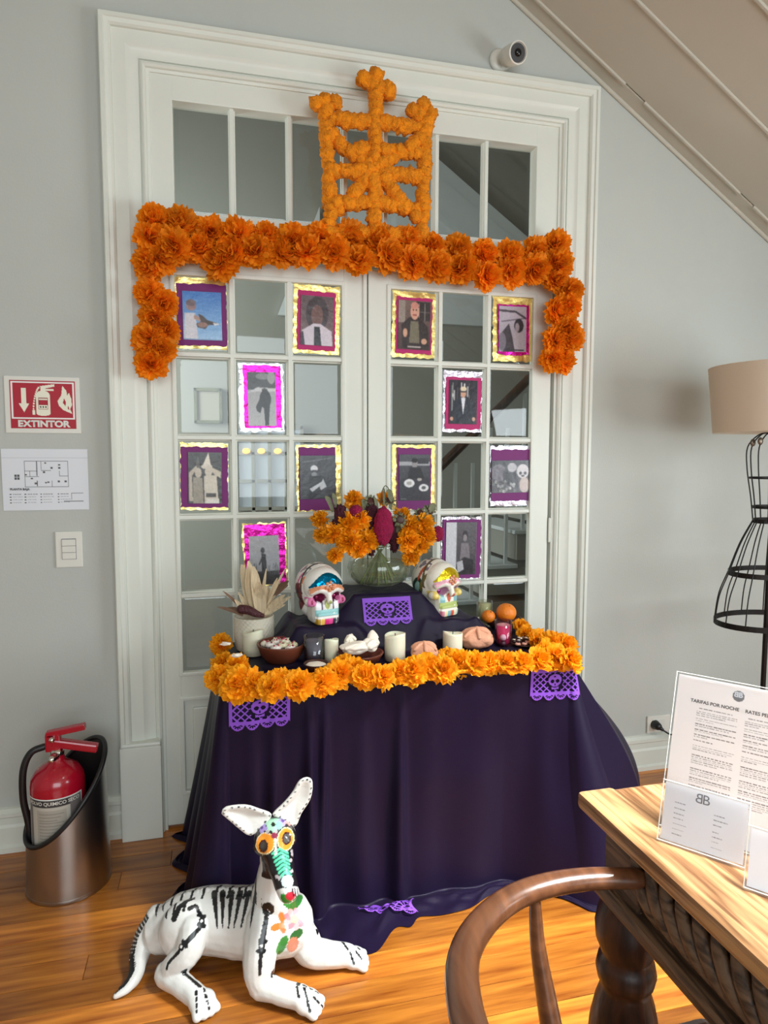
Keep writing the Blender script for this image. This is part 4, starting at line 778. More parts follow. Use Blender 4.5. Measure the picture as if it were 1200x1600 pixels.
# ================================================================== FLOWERS
def petal_flower(name, mt, R, seed, layers, wf=0.62, ruffle=0.10, ser=0.07, nr=4, nc=5):
    rn = random.Random(seed); vs = []; fs = []
    for (cnt_, phi, ln) in layers:
        off = rn.random()*6.28
        for k in range(cnt_):
            az = off+2*math.pi*k/cnt_+rn.uniform(-.18, .18); ph = math.radians(phi+rn.uniform(-10, 10)); Lp = R*ln*rn.uniform(0.82, 1.08); ca, sa = math.cos(az), math.sin(az)
            curl = rn.uniform(-0.35, 0.5); p1 = rn.random()*6.28; tw = rn.uniform(-.4, .4); base = len(vs); W2 = R*wf*0.5*rn.uniform(.8, 1.15)
            for i in range(nr):
                t = i/(nr-1)
                for j in range(nc):
                    s = -1+2*j/(nc-1); rad = Lp*t*(1-0.10*s*s*t)
                    if i == nr-1: rad += Lp*ser*(1 if j % 2 else -1)
                    a2 = ph+curl*(t-0.3)
                    r_ = rad*math.cos(a2); z_ = rad*math.sin(a2)+R*ruffle*t*math.sin(s*4.0+p1)
                    wv = s*W2*(0.25+0.75*math.sin(min(1, t*1.15)*1.57)); z_ += wv*tw
                    vs.append((ca*r_-sa*wv, sa*r_+ca*wv, z_))
            for i in range(nr-1):
                for j in range(nc-1): a = base+i*nc+j; fs.append((a, a+1, a+nc+1, a+nc))
    me = bpy.data.meshes.new(name); me.from_pydata(vs, [], fs); me.materials.append(mt); return me
LAY = [(10, -18, 0.98), (13, 2, 0.98), (13, 20, 0.98), (12, 38, 0.97), (11, 55, 0.95), (8, 72, 0.93), (4, 84, 0.9)]
FM = [petal_flower('flower', M['orange'], 0.060, 11+s, LAY) for s in range(4)]
FY = [petal_flower('flower', M['yellow'], 0.056, 31+s, [(11, -10, 1.0), (13, 6, 1.0), (13, 22, 0.95), (12, 40, 0.88), (10, 58, 0.82), (6, 76, 0.78)], wf=0.62, ser=0.05, ruffle=0.13) for s in range(4)]
FF = [petal_flower('flower', M['fresh'], 0.040, 51+s, [(10, -30, 1.0), (12, -5, 1.0), (12, 20, 0.98), (11, 42, 0.94), (9, 62, 0.9), (7, 80, 0.85)], wf=0.5, ruffle=0.14) for s in range(3)]
def face_rot(n, roll):
    q = Vector(n).normalized().to_track_quat('Z', 'Y'); from mathutils import Quaternion
    return (q @ Quaternion((0, 0, 1), roll)).to_euler()
gr = tag(empty('door_garland', (0.89, -0.06, 2.0)), 'long orange paper marigold garland draped over the double doors', 'garland')
GP = [(240, 345), (283, 352), (328, 362), (372, 368), (415, 373), (458, 376), (500, 375), (545, 372), (590, 375), (635, 380), (675, 388), (715, 392), (755, 398), (795, 400), (835, 393), (868, 383),
      (234, 372), (272, 385), (315, 388), (345, 410), (362, 392), (400, 392), (438, 396), (480, 394), (522, 395), (562, 408), (604, 400), (645, 410), (682, 418), (722, 420), (758, 432), (798, 425), (835, 420), (870, 412),
      (234, 413), (252, 405), (234, 460), (254, 474), (243, 498), (233, 530), (258, 517), (250, 545), (236, 568),
      (868, 436), (888, 456), (868, 487), (884, 512), (866, 530), (890, 530), (864, 560), (878, 566), (886, 480)]
rn = random.Random(12)
for i, (u, v) in enumerate(GP):
    y = -0.065-rn.uniform(0, 0.02) if i < 16 else -0.080-rn.uniform(0, 0.02); p = onY(u, v, y)-gr.location
    copy_mesh_obj(FM[i % 4], 'flower', p, face_rot((rn.uniform(-.55, .55), -1, rn.uniform(-.5, .5)), rn.random()*6), rn.uniform(0.92, 1.12)*(0.9 if i >= 34 else 1), gr)
m = MB(); m.tube(crspline([onY(u, v, -0.05) for u, v in ((236, 570), (240, 470), (235, 400), (250, 355), (400, 375), (560, 385), (700, 402), (850, 405), (876, 430), (880, 500), (868, 565))], 8), 0.008, 8); part(m, 'cord', M['orange'], gr, True)

# crown-like lattice of orange tufts
lt = tag(empty('tuft_lattice', (1.0, -0.08, 2.1)), 'orange tufted lattice panel topped by crosses above the garland', 'decoration')
PU = []
for s in range(4):
    bm = bmesh.new(); bmesh.ops.create_icosphere(bm, subdivisions=3, radius=1)
    for v in bm.verts:
        d = v.co.normalized(); k = 1+0.25*mnoise.noise(d*2.0+Vector((s*5., 0, 0)))+0.30*mnoise.noise(d*5+Vector((0, s*5., 0)))
        v.co = d*0.0275*k
    me = bpy.data.meshes.new('tuft'); bm.to_mesh(me); bm.free(); me.polygons.foreach_set('use_smooth', [True]*len(me.polygons)); me.materials.append(M['fuzz']); PU.append(me)
LY = -0.085; bars = []
L0 = [(508, 182), (512, 240), (514, 300), (517, 362)]; R_0 = [(664, 192), (663, 250), (662, 305), (660, 366)]
bars += [L0, R_0, [(588, 140), (586, 200), (585, 270), (585, 365)], [(508, 186), (585, 190), (664, 200)], [(511, 236), (585, 235), (662, 236)] and [(560, 234), (662, 240)], [(513, 268), (585, 268), (662, 276)], [(515, 318), (585, 316), (661, 328)],
         [(512, 205), (545, 238), (585, 262), (560, 295), (520, 335)], [(662, 212), (625, 240), (588, 262), (612, 300), (655, 345)], [(517, 365), (660, 370)]]
rn = random.Random(5); nt_ = 0; done = []
for bpts in bars:
    P = [onY(u, v, LY) for u, v in bpts]
    for a, b_ in zip(P[:-1], P[1:]):
        n_ = max(1, int((b_-a).length/0.022))
        for k in range(n_+1):
            p = a.lerp(b_, k/n_)
            if any((p-q).length < 0.0165 for q in done): continue
            done.append(p)
            copy_mesh_obj(PU[rn.randrange(4)], 'tuft', p+Vector((rn.uniform(-.004, .004), rn.uniform(-.006, .006), rn.uniform(-.004, .004)))-lt.location, (rn.random()*6, rn.random()*6, rn.random()*6), rn.uniform(0.82, 1.02), lt); nt_ += 1
for (u, v, s) in ((495, 162, .95), (507, 158, .9), (524, 160, .92), (510, 172, 1), (645, 173, .9), (662, 165, 1), (672, 178, .95), (655, 180, 1), (670, 186, .8), (587, 120, 1.05), (583, 132, .95), (568, 123, .95), (592, 138, 1), (607, 143, 1.0), (604, 137, .9), (587, 150, .9), (573, 128, .9)):
    copy_mesh_obj(PU[rn.randrange(4)], 'tuft', onY(u, v, LY-0.004)-lt.location, (rn.random()*6, rn.random()*6, rn.random()*6), s, lt)
m = MB()
for bpts in bars: m.tube([onY(u, v, LY+0.012) for u, v in bpts], 0.006, 6)
m.tube([onY(588, 140, LY+0.01), onY(588, 118, LY+0.01)], 0.006, 6); part(m, 'wire_frame', M['orange'], lt)

# ================================================================== TABLE AND CLOTHS
TZ = 0.70; TX0, TX1, TY0, TY1 = 0.345, 1.405, -0.600, -0.085
tb = tag(empty('offering_table', (0.88, -0.33, 0)), 'table fully hidden under the dark purple satin cloth', 'table')
part(MB().box(TX0, TX1, TY0, TY1, TZ-0.034, TZ-0.004, 0.003), 'table_top', M['desk'], tb)
for x in (TX0+0.04, TX1-0.04):
    for y in (TY0+0.14, TY1-0.04): part(MB().box(x-0.02, x+0.02, y-0.02, y+0.02, 0, TZ-0.034, 0.002), 'leg', M['desk'], tb)
def build_cloth():
    cx0, cx1, cy0, cy1 = TX0-0.008, TX1+0.008, TY0-0.008, TY1+0.004; rc = 0.02
    per = []     # (x, y, nx, ny, side, s)
    nL, nF, nR = 50, 190, 50
    for i in range(nL): t = i/nL; per.append((cx0, cy1+(cy0+rc-cy1)*t, -1, 0, 'L', t))
    for i in range(8): a = math.pi+i/8*math.pi/2; per.append((cx0+rc+rc*math.cos(a), cy0+rc+rc*math.sin(a), math.cos(a), math.sin(a), 'C1', i/8))
    for i in range(nF): t = i/nF; per.append((cx0+rc+(cx1-cx0-2*rc)*t, cy0, 0, -1, 'F', t))
    for i in range(8): a = 1.5*math.pi+i/8*math.pi/2; per.append((cx1-rc+rc*math.cos(a), cy0+rc+rc*math.sin(a), math.cos(a), math.sin(a), 'C2', i/8))
    for i in range(nR+1): t = i/nR; per.append((cx1, cy0+rc+(cy1-cy0-rc)*t, 1, 0, 'R', t))
    nT = 60; pool = 12; vs = []; fs = []; nc = len(per)
    folds = [(0.06, .010, .020), (0.125, .016, .016), (0.215, .024, .014), (0.262, .024, .012), (0.36, .012, .024), (0.475, .026, .016), (0.56, .012, .04), (0.72, .014, .05), (0.92, .010, .03)]
    for k in range(3):   # tabletop rows from inset
        f = (0.5, 0.93, 0.99)[k]
        for (x, y, nx_, ny_, sd, s) in per:
            mx, my = (cx0+cx1)/2, (cy0+cy1)/2; vs.append((mx+(x-mx)*f, my+(y-my)*f, TZ+0.0015))
    for r in range(nT+1):
        t = r/nT
        for ci, (x, y, nx_, ny_, sd, s) in enumerate(per):
            z = TZ*(1-t); g = min(1, t*9)
            if t < 0.03: z = TZ-0.0008+(-TZ*t)
            if sd == 'L': fl = 0.115*(1-0.30*s)*t**1.1; am = 0.026*math.sin(s*21)*t**1.3
            elif sd == 'C1': fl = (0.080*(1-s)-0.05*s)*t; am = 0.0
            elif sd == 'F':
                fl = -0.050*t
                fl += 0.18*max(0, (s-0.80)/0.20)**1.5*t**1.3
                am = 0.0
                for (c0, h_, w_) in folds:
                    d = (s-c0-0.015*t*math.sin(c0*40))/(w_*(0.75+0.9*t)); am += 1.35*h_*math.exp(-d*d)*min(1, t*2.2)**1.2
                am += 0.003*math.sin(s*40+1.2*math.sin(t*4))*t+0.010*mnoise.noise(Vector((s*7, t*2.5, 3)))*g-0.012*math.sin(math.pi*t)
            elif sd == 'C2': fl = (0.13+0.10*s+0.05*math.sin(math.pi*s))*t**1.2; am = 0
            else: bl = math.sin(min(1, t/0.78)*math.pi/2) if t < 0.78 else 1-0.5*((t-0.78)/0.22)**1.5; fl = (0.26+0.16*math.sin(math.pi*min(1, s*1.3)*0.62))*bl*(t**0.1 if t > 0 else 0); am = 0.022*math.sin(s*15+t*2)*t
            d = 0.003*g+fl+am; zz = max(z, 0.006)
            X = x+nx_*d; Y = y+ny_*d
            if sd in ('L',): Y += 0.075*t*(1-s)
            Y = min(Y, -0.06 if (sd != 'L' or z > 0.2) else -0.058)
            vs.append((X, Y, zz))
    last = vs[-nc:]
    for r in range(1, pool+1):
        q = r/pool
        for ci, (x, y, nx_, ny_, sd, s) in enumerate(per):
            X0, Y0, _ = last[ci]
            if sd == 'L': ext = 0.03
            elif sd == 'C1': ext = 0.02
            elif sd == 'F':
                ext = 0.055+0.150*math.exp(-((s-0.33)/0.115)**2)+0.045*math.exp(-((s-0.60)/0.10)**2)-0.035*max(0, (s-.7)/.3)-0.045*max(0, (.24-s)/.24)+0.005*math.sin(s*31)+0.020*mnoise.noise(Vector((s*9, 0, 8)))
            else: ext = 0.02
            wz = 0.006+(0.034*abs(mnoise.noise(Vector((X0*11+q*1.5, q*2.2, 1.0))))+0.006*math.sin(X0*55+q*3))*math.sin(math.pi*min(1, q*0.95))
            ang_ = 0.0
            vs.append((X0+nx_*ext*q+0.012*mnoise.noise(Vector((X0*9, q*3, 5)))*q, Y0+ny_*ext*q, max(0.003, wz*(1-0.6*q))))
    R_ = 3+nT+1+pool
    for r in range(R_-1):
        for c in range(nc-1): a = r*nc+c; fs.append((a, a+nc, a+nc+1, a+1))
    # flat centre of the top
    n0 = len(vs); fs.append(tuple(range(0, nc)))
    return vs, fs
cvs, cfs = build_cloth()
cl = mesh_obj('table_cloth', cvs, cfs, M['cloth'], None, True); tag(cl, 'dark purple satin cloth covering the table down to the floor', 'tablecloth')
# riser boxes under their own cloth
BX = [(0.775, 1.005, -0.285, -0.10, 0.180), (0.575, 0.77, -0.345, -0.12, 0.095), (1.01, 1.19, -0.335, -0.12, 0.090)]
rz_ = tag(empty('display_riser', (0.88, -0.2, TZ+0.002)), 'stepped boxes hidden under purple cloth carrying skulls and vase', 'box')
for (a, b_, c, d, h) in BX: part(MB().box(a+0.004, b_-0.004, c+0.004, d-0.002, TZ+0.002, TZ+h-0.012, 0.003), 'box', M['desk'], rz_)
def rh(x, y):
    h = 0.0; hs_ = []
    for (a, b_, c, d, hh) in BX:
        dx = max(a-x, 0, x-b_); dy = max(c-y, 0, y-d); dd = math.hypot(dx, dy)
        sl = 2.1; side = 1.0
        g = dd*(side*(dx/(dd+1e-6))**2+sl*(dy/(dd+1e-6))**2) if dd > 0 else 0
        hs_.append(hh-g)
    k = 70.0; mx = max(hs_); return mx+math.log(sum(math.exp(k*(v-mx)) for v in hs_))/k*0.6
nx, ny = 130, 64; vs = []; fs = []; rx0, rx1, ry0, ry1 = 0.47, 1.325, -0.445, -0.07
for j in range(ny):
    for i in range(nx):
        x = rx0+(rx1-rx0)*i/(nx-1); y = ry0+(ry1-ry0)*j/(ny-1); h = rh(x, y); sl = 1 if 0.012 < h < 0.17 else 0.15
        near_sk = min(math.hypot(x-0.665, y+0.27), math.hypot(x-1.10, y+0.235))
        wr_ = (0.0075*math.sin(x*62+2.2*math.sin(y*14))+0.008*mnoise.noise(Vector((x*14, y*9, 2)))) * sl * min(1, max(0, (near_sk-0.07)/0.05))
        if -0.42 < y < -0.27 and 0.74 < x < 1.03: wr_ *= 0.25
        h = max(0.0, h+wr_); e = min(i, nx-1-i, j)/4.0
        z = TZ+0.004+h*min(1, e)+0.003*abs(mnoise.noise(Vector((x*20, y*20, 7))))
        vs.append((x+0.01*mnoise.noise(Vector((y*9, 1, 2)))*(1 if i in (0, nx-1) else 0), y, z))
for j in range(ny-1):
    for i in range(nx-1): a = j*nx+i; fs.append((a, a+1, a+nx+1, a+nx))
rc_ = mesh_obj('riser_cloth', vs, fs, M['cloth'], None, True); tag(rc_, 'purple satin cloth draped over the stepped riser on the table', 'cloth')

# ================================================================== PAPEL PICADO
def picado_mask(w=92, h=66):
    c = Cv(w, h, (255, 255, 255)); x, y = c.x, c.y; A = w/h
    s = np.ones((h, w), bool)
    inner = (x > 0.055) & (x < 0.945) & (y > 0.17) & (y < 0.74)
    f = 9.0; u1 = (x*A+y)*f*0.62; u2 = (x*A-y)*f*0.62
    lat = (np.abs((u1 % 1)-0.5) > 0.37) | (np.abs((u2 % 1)-0.5) > 0.37)
    s &= ~(inner & ~lat)
    def E(cx, cy, rx, ry): return ((x-cx)/rx)**2+((y-cy)/ry)**2 < 1
    sk = E(0.5, 0.40, 0.145, 0.175) | ((abs(x-0.5) < 0.075) & (y > 0.45) & (y < 0.66)); ring_ = E(0.5, 0.42, 0.185, 0.245) | ((abs(x-0.5) < 0.12) & (y > 0.45) & (y < 0.70))
    s &= ~(ring_ & ~sk & ~((np.abs(x-0.5) < 0.010) | (np.abs(y-0.42) < 0.013)))
    s |= sk
    for q in ((0.445, 0.43, 0.040, 0.055), (0.555, 0.43, 0.040, 0.055), (0.5, 0.53, 0.014, 0.03), (0.5, 0.30, 0.02, 0.025)): s &= ~E(*q)
    s &= ~((abs(x-0.5) < 0.085) & (np.abs(y-0.605-((x-0.5)**2)*-5) < 0.014))
    for cx in (0.14, 0.38, 0.62, 0.86):      # fans and scallops along the hem
        for k in range(5):
            a = math.radians(30+k*30); ex_, ey_ = cx+0.062*math.cos(a), 0.80+0.105*math.sin(a); s &= ~(((x-ex_)*math.cos(a)*A+(y-ey_)*math.sin(a))**2/0.0016+(-(x-ex_)*math.sin(a)*A+(y-ey_)*math.cos(a))**2/0.00035 < 1)
    hem = 0.80+0.185*np.abs(np.sin((x-0.02)/0.96*math.pi*4))**0.6; s &= y < hem; return s
PM = picado_mask()
def picado(name, label, O, X, Y, surf=None):
    h, w = PM.shape; O = Vector(O); X = Vector(X); Y = Vector(Y); n = X.cross(Y).normalized(); idx = {}; vs = []; fs = []
    def V(i, j):
        if (i, j) not in idx:
            idx[(i, j)] = len(vs); p = O+X*(i/w)+Y*(j/h)
            vs.append(surf(p, i/w, j/h) if surf else p)
        return idx[(i, j)]
    for j in range(h):
        for i in range(w):
            if PM[j, i]: fs.append((V(i, j), V(i+1, j), V(i+1, j+1), V(i, j+1)))
    o = mesh_obj(name, vs, fs, M['picado']); return tag(o, label, 'paper banner', 'cut purple tissue banners')
bv = BVHTree.FromPolygons(cvs, [f for f in cfs if len(f) == 4])
def press(p, s, t, off=0.0035):     # hang just proud of the cloth front
    q = Vector((p.x, -1.0, min(p.z, TZ-0.004))); loc, nrm, _, _ = bv.ray_cast(q, Vector((0, 1, 0)))
    if p.z > TZ-0.006: return Vector((p.x, -0.612+min(0.02, (p.z-TZ+0.006))*1.2, TZ+0.005))
    return Vector((p.x, loc.y-off-0.0025*abs(math.sin(s*5)), p.z)) if loc is not None else p
def hang(u0, v0, u1, v1):
    y = -0.622; a = onY(u0, v0, y); b_ = onY(u1, v0, y); c = onY(u0, v1, y); return a, Vector((b_.x-a.x, 0, 0)), Vector((0, 0, c.z-a.z))
O, X_, Y_ = hang(357, 1086, 454, 1148); picado('paper_banner', 'purple cut-paper skull banner hanging at the left front table edge', O, X_, Y_, press)
O, X_, Y_ = hang(833, 1046, 906, 1099); picado('paper_banner', 'purple cut-paper skull banner hanging at the right front table edge', O, X_, Y_, press)
bvr = BVHTree.FromObject(rc_, bpy.context.evaluated_depsgraph_get())
def press2(p, s, t):
    d = (p-Vector(CAM)).normalized(); loc, nrm, _, _ = bvr.ray_cast(p-Vector((0, 0.3, 0))+Vector((0, 0, 0.0)), Vector((0, 1, 0)))
    return Vector((p.x, loc.y-0.005, p.z+0.001)) if loc is not None else p
a = onY(565, 935, -0.29); b_ = onY(640, 934, -0.29); c = onY(572, 984, -0.37)
picado('paper_banner', 'purple cut-paper skull banner on the riser cloth below the vase', a, Vector((b_.x-a.x, 0, 0)), Vector((0, 0, c.z-a.z)), press2)
def crump(p, s, t):
    l_, _, _, _ = bv.ray_cast(Vector((p.x, min(p.y, -0.62), 0.10)), Vector((0, 0, -1))); zb = l_.z if l_ is not None else 0.01
    return Vector((p.x+0.006*math.sin(t*9), min(p.y, -0.615), zb+0.010+0.006*math.sin(s*7+t*3)+0.006*mnoise.noise(Vector((s*5, t*5, 4)))))
a = onZ(552, 1388, 0.035); b_ = onZ(640, 1392, 0.035); c = onZ(560, 1412, 0.035)
picado('paper_banner', 'purple cut-paper banner fallen on the cloth pooled on the floor', a, b_-a, (c-a)*1.1, crump)

# ================================================================== TABLE GARLAND
tg = tag(empty('table_garland', (0.88, -0.5, TZ)), 'yellow orange paper marigold garland around the table edge', 'garland')
TG = [(346, 1000, .9), (350, 1030, .9), (344, 1052, 1), (370, 1035, .95), (372, 1062, 1.15), (398, 1062, 1.05), (425, 1066, 1), (440, 1060, .95), (466, 1064, 1.05), (505, 1058, 1), (530, 1046, 1.0), (552, 1040, .95), (572, 1048, 1), (598, 1050, .9), (625, 1042, .9), (645, 1042, 1), (668, 1036, 1), (692, 1038, 1), (715, 1028, 1), (742, 1030, 1), (765, 1028, .9), (790, 1028, .9), (815, 1028, .9), (842, 1024, 1), (868, 1020, 1.05), (890, 1024, 1.05), (884, 1000, 1), (862, 1000, 1), (842, 994, .95), (822, 984, .85), (815, 973, .8), (700, 1022, .85), (540, 1030, .8), (856, 1012, 1)]
rn = random.Random(21); NPL = {}
for i, (u, v, s) in enumerate(TG):
    p = onZ(u, v+8, TZ+0.026); p.y = min(p.y, -0.10)
    if u in (346, 350): p.x += 0.0
    copy_mesh_obj(FY[i % 4], 'flower', p-tg.location, face_rot((rn.uniform(-.4, .4)+(0.5 if u > 880 else -0.3 if u < 360 else 0), -0.75, 0.75+rn.uniform(-.2, .3)), rn.random()*6), s*rn.uniform(0.74, 0.84), tg)
m = MB(); m.tube(crspline([onZ(u, v, TZ+0.012) for u, v in ((350, 1008), (350, 1062), (400, 1078), (470, 1075), (560, 1062), (690, 1052), (840, 1040), (885, 1035), (870, 1005), (828, 988))], 8), 0.006, 8); part(m, 'cord', M['yellow'], tg, True)
for u, v in ((352, 1006), (370, 1024)):
    m = MB(); p = onZ(u, v, TZ+0.075); m.ico(p, (0.016, 0.008, 0.006), 2, nz=0.5, seed=u); part(m, 'pale_petal', M['bone'], tg)

# ================================================================== SKULLS
def skull(name, label, loc, rz, scheme):
    mb = MB()
    mb.ico((0, 0.020, 0.118), (0.074, 0.082, 0.078), 4)
    mb.ico((0, -0.020, 0.125), (0.067, 0.055, 0.062), 4)
    mb.box(-0.046, 0.046, -0.062, 0.02, 0.004, 0.085, 0.022); mb.box(-0.040, 0.040, -0.070, 0.0, 0.002, 0.046, 0.014)
    mb.ico((-0.054, -0.040, 0.078), (0.017, 0.022, 0.015), 3); mb.ico((0.054, -0.040, 0.078), (0.017, 0.022, 0.015), 3)
    mb.tube([(-0.052, -0.052, 0.112), (-0.028, -0.068, 0.121), (0, -0.066, 0.112), (0.028, -0.068, 0.121), (0.052, -0.052, 0.112)], 0.0105, 12)
    mb.tube([(0, -0.068, 0.108), (0, -0.076, 0.080)], [0.009, 0.010], 12)
    mb.ico((0, 0.035, 0.060), (0.058, 0.060, 0.056), 3)
    o = remeshed('cranium', mb, 0.0028, 3); me = o.data; P = getco(me)
    for sx in (-1, 1):
        d = np.sqrt(((P[:, 0]-sx*0.0285)/0.0185)**2+((P[:, 2]-0.093)/0.0170)**2); k = np.clip(1-d*d, 0, 1)*(P[:, 1] < -0.01); P[:, 1] += 0.024*k
    d = np.sqrt(((P[:, 0])/0.009)**2+((P[:, 2]-0.068)/0.016)**2); P[:, 1] += 0.008*np.clip(1-d*d, 0, 1)*(P[:, 1] < -0.01)
    d = np.abs(P[:, 2]-0.030); P[:, 1] += 0.005*np.clip(1-(d/0.004)**2, 0, 1)*(np.abs(P[:, 0]) < 0.040)*(P[:, 1] < -0.03)
    P[:, 2] = np.maximum(P[:, 2], 0.004)
    setco(me, P); x, y, z = P.T; C_ = np.ones((len(P), 3))*lin(np.array(scheme['base'])/255.); front = y < -0.012
    def pt(mask, c): C_[mask] = lin(np.array(c)/255.)
    nzv = np.array([mnoise.noise(Vector(p)*60) for p in P])
    for sx in (-1, 1):
        br = np.abs(z-(0.118+0.012*np.cos((x-sx*0.028)*60))+0.0) < 0.007; pt(front & br & (np.sign(x) == sx) & (np.abs(x) < 0.060), scheme['brow'])
        pt(front & (((x-sx*0.0285)/0.0185)**2+((z-0.093)/0.0165)**2 < 1), scheme['eye'])
        pt(front & (((x-sx*0.052)/0.016)**2+((z-0.078)/0.016)**2 < 1), scheme['cheek']); pt(front & (((x-sx*0.054)/0.005)**2+((z-0.080)/0.007)**2 < 1), scheme['cheek2'])
        pt(front & (((x-sx*0.030)/0.010)**2+((z-0.060)/0.020)**2 < 1), scheme['under'])
        if scheme['streak']: pt(front & (np.abs(x-sx*0.020) < 0.0035) & (z > 0.050) & (z < 0.078), scheme['streak'])
    pt(front & (z > 0.034) & (z < 0.052) & (np.abs(x) < 0.042), scheme['lip'])
    pt(front & ((x/0.008)**2+((z-0.070)/0.017)**2 < 1), scheme['nose'])
    for k, c in enumerate(scheme['teeth']): x0 = -0.040+k*0.0135; pt(front & (z < 0.026) & (x >= x0) & (x < x0+0.0125), c)
    pt(front & (nzv > 0.42) & (z < 0.056) & (z > 0.028), (240, 238, 232))
    side = x < -0.030
    for (cy, cz, ry, rz2, c, rt) in scheme['side']:
        Y = (y-cy)*math.cos(rt)+(z-cz)*math.sin(rt); Z = -(y-cy)*math.sin(rt)+(z-cz)*math.cos(rt); pt(side & ((Y/ry)**2+(Z/rz2)**2 < 1), c)
    pt((z > 0.160) & (y > -0.01) & (nzv > 0.05), scheme['top']); pt((np.abs(y+0.004-0.12*(z-0.12)**1) < 0.004) & (z > 0.10), scheme['seam'])
    pt((np.abs(x) < 0.010) & (z > 0.06) & False, (0, 0, 0))
    col_attr(me, C_); me.materials.clear(); me.materials.append(M['colgloss'])
    root = tag(empty(name, loc, rz), label, 'skull', 'decorated skulls on the riser'); o.parent = root
    # foil arch over the brow: offset copy of that region
    arch = (y < 0.01) & (z > 0.1365-4.0*x**2) & (z < 0.172-12*x**2) & (np.abs(x) < 0.060)
    nn_ = np.array([v.normal[:] for v in me.vertices]); ids = {}; vs = []; fs = []
    for p in me.polygons:
        if all(arch[i] for i in p.vertices):
            f = []
            for i in p.vertices:
                if i not in ids: ids[i] = len(vs); k = 0.0012+0.0008*mnoise.noise(Vector(P[i])*120); vs.append(Vector(P[i])+Vector(nn_[i])*k)
                f.append(ids[i])
            fs.append(f)
    mesh_obj('foil_patch', vs, fs, scheme['foil'], root, True)
    bvs = BVHTree.FromObject(o, bpy.context.evaluated_depsgraph_get())
    def onf(x_, z_):
        l, n_, _, _ = bvs.ray_cast(Vector((x_, -0.3, z_)), Vector((0, 1, 0))); return l if l is not None else Vector((x_, -0.07, z_))
    beads = MB()
    for k in range(6): a = 2*math.pi*k/6+0.3; beads.ico(onf(0.0125*math.cos(a)+0.002, 0.131+0.0125*math.sin(a))+Vector((0, -0.002, 0)), 0.0058, 2)
    beads.ico(onf(0.002, 0.131)+Vector((0, -0.003, 0)), 0.005, 2); mesh_obj('bead_flower', beads.v, beads.f, scheme['bead'], root, True)
    for sx in (-1, 1):
        g = MB(); l = onf(sx*0.0285, 0.093); g.ico(l+Vector((0.002, 0.0, -0.002)), (0.010, 0.005, 0.010), 2); mesh_obj('eye_sequin', g.v, g.f, scheme['sequin'], root, True)
    return root
M['bluefoil'] = mat('blue_foil', rgb(0, 116, 160), 0.15, metal=0.9, bump=0.2, bscale=50); M['goldfoil'] = mat('yellow_foil', rgb(235, 205, 40), 0.2, metal=0.85, bump=0.25, bscale=60)
M['amber'] = mat('amber_bead', rgb(216, 140, 96), 0.15, coat=0.5); M['ruby'] = mat('ruby_sequin', rgb(120, 12, 66), 0.15, metal=0.5); M['violet'] = mat('violet_sequin', rgb(150, 60, 130), 0.15, metal=0.6)
SKL = skull('painted_skull', 'white skull with a blue foil brow arch left of the vase', (0.665, -0.268, TZ+0.098), math.radians(15),
      dict(base=(236, 232, 224), brow=(226, 150, 110), eye=(110, 16, 60), cheek=(232, 130, 180), cheek2=(150, 10, 70), under=(246, 246, 250), streak=(92, 78, 100), lip=(150, 206, 206), nose=(190, 196, 120), top=(150, 150, 146), seam=(60, 50, 56),
           teeth=[(196, 150, 50), (236, 190, 80), (226, 60, 130), (240, 80, 150), (60, 50, 70), (90, 80, 90)], side=[(0.030, 0.085, 0.030, 0.055, (110, 40, 56), 0.5), (0.030, 0.088, 0.012, 0.032, (60, 14, 36), 0.5), (-0.005, 0.14, 0.006, 0.02, (220, 120, 70), 0.3), (0.012, 0.150, 0.005, 0.02, (216, 90, 150), 0.3)], foil=M['bluefoil'], bead=M['amber'], sequin=M['ruby']))
SKR = skull('painted_skull', 'white skull with a yellow foil brow arch right of the vase', (1.082, -0.240, TZ+0.094), math.radians(24),
      dict(base=(232, 228, 214), brow=(236, 176, 190), eye=(168, 120, 150), cheek=(226, 200, 110), cheek2=(236, 214, 130), under=(130, 180, 186), streak=None, lip=(176, 190, 110), nose=(214, 110, 80), top=(120, 112, 130), seam=(92, 84, 60),
           teeth=[(214, 130, 150), (236, 220, 170), (120, 180, 190), (206, 90, 70), (232, 222, 190), (150, 190, 190)], side=[(0.028, 0.098, 0.026, 0.040, (26, 60, 50), 0.5), (0.028, 0.098, 0.012, 0.026, (150, 186, 176), 0.5), (0.012, 0.15, 0.006, 0.03, (180, 84, 60), 0.3), (0.0, 0.118, 0.007, 0.035, (110, 98, 50), 0.4)], foil=M['goldfoil'], bead=M['amber'], sequin=M['violet']))

# ================================================================== VASE AND BOUQUET
vx, vy = 0.885, -0.190; vz = TZ+0.197
va = tag(empty('glass_vase', (vx, vy, vz)), 'round clear glass vase of green stems on top of the riser', 'vase')
pr_ = [(0.0, 0.0), (0.045, 0.0), (0.080, 0.010), (0.104, 0.034), (0.111, 0.062), (0.104, 0.092), (0.084, 0.116), (0.066, 0.128), (0.062, 0.140), (0.068, 0.150)]
m = MB(); m.lathe(pr_, (vx, vy, vz), 40); part(m, 'bowl', M['clear'], va, True)
m = MB(); m.lathe([(0.0, 0.003), (0.043, 0.003), (0.077, 0.013), (0.100, 0.036), (0.106, 0.060), (0.102, 0.080), (0.0, 0.081)], (vx, vy, vz), 36); part(m, 'water', mat_glass('green_water', (0.88, 0.90, 0.82), 0.3, cloud=(rgb(150, 156, 128), 0.16)), va, True)
bq = tag(empty('bouquet', (vx, vy, vz+0.01)), 'bouquet of marigolds and magenta cockscomb in the glass vase', 'flowers')
rn = random.Random(9); top = Vector((vx, vy, vz+0.140))
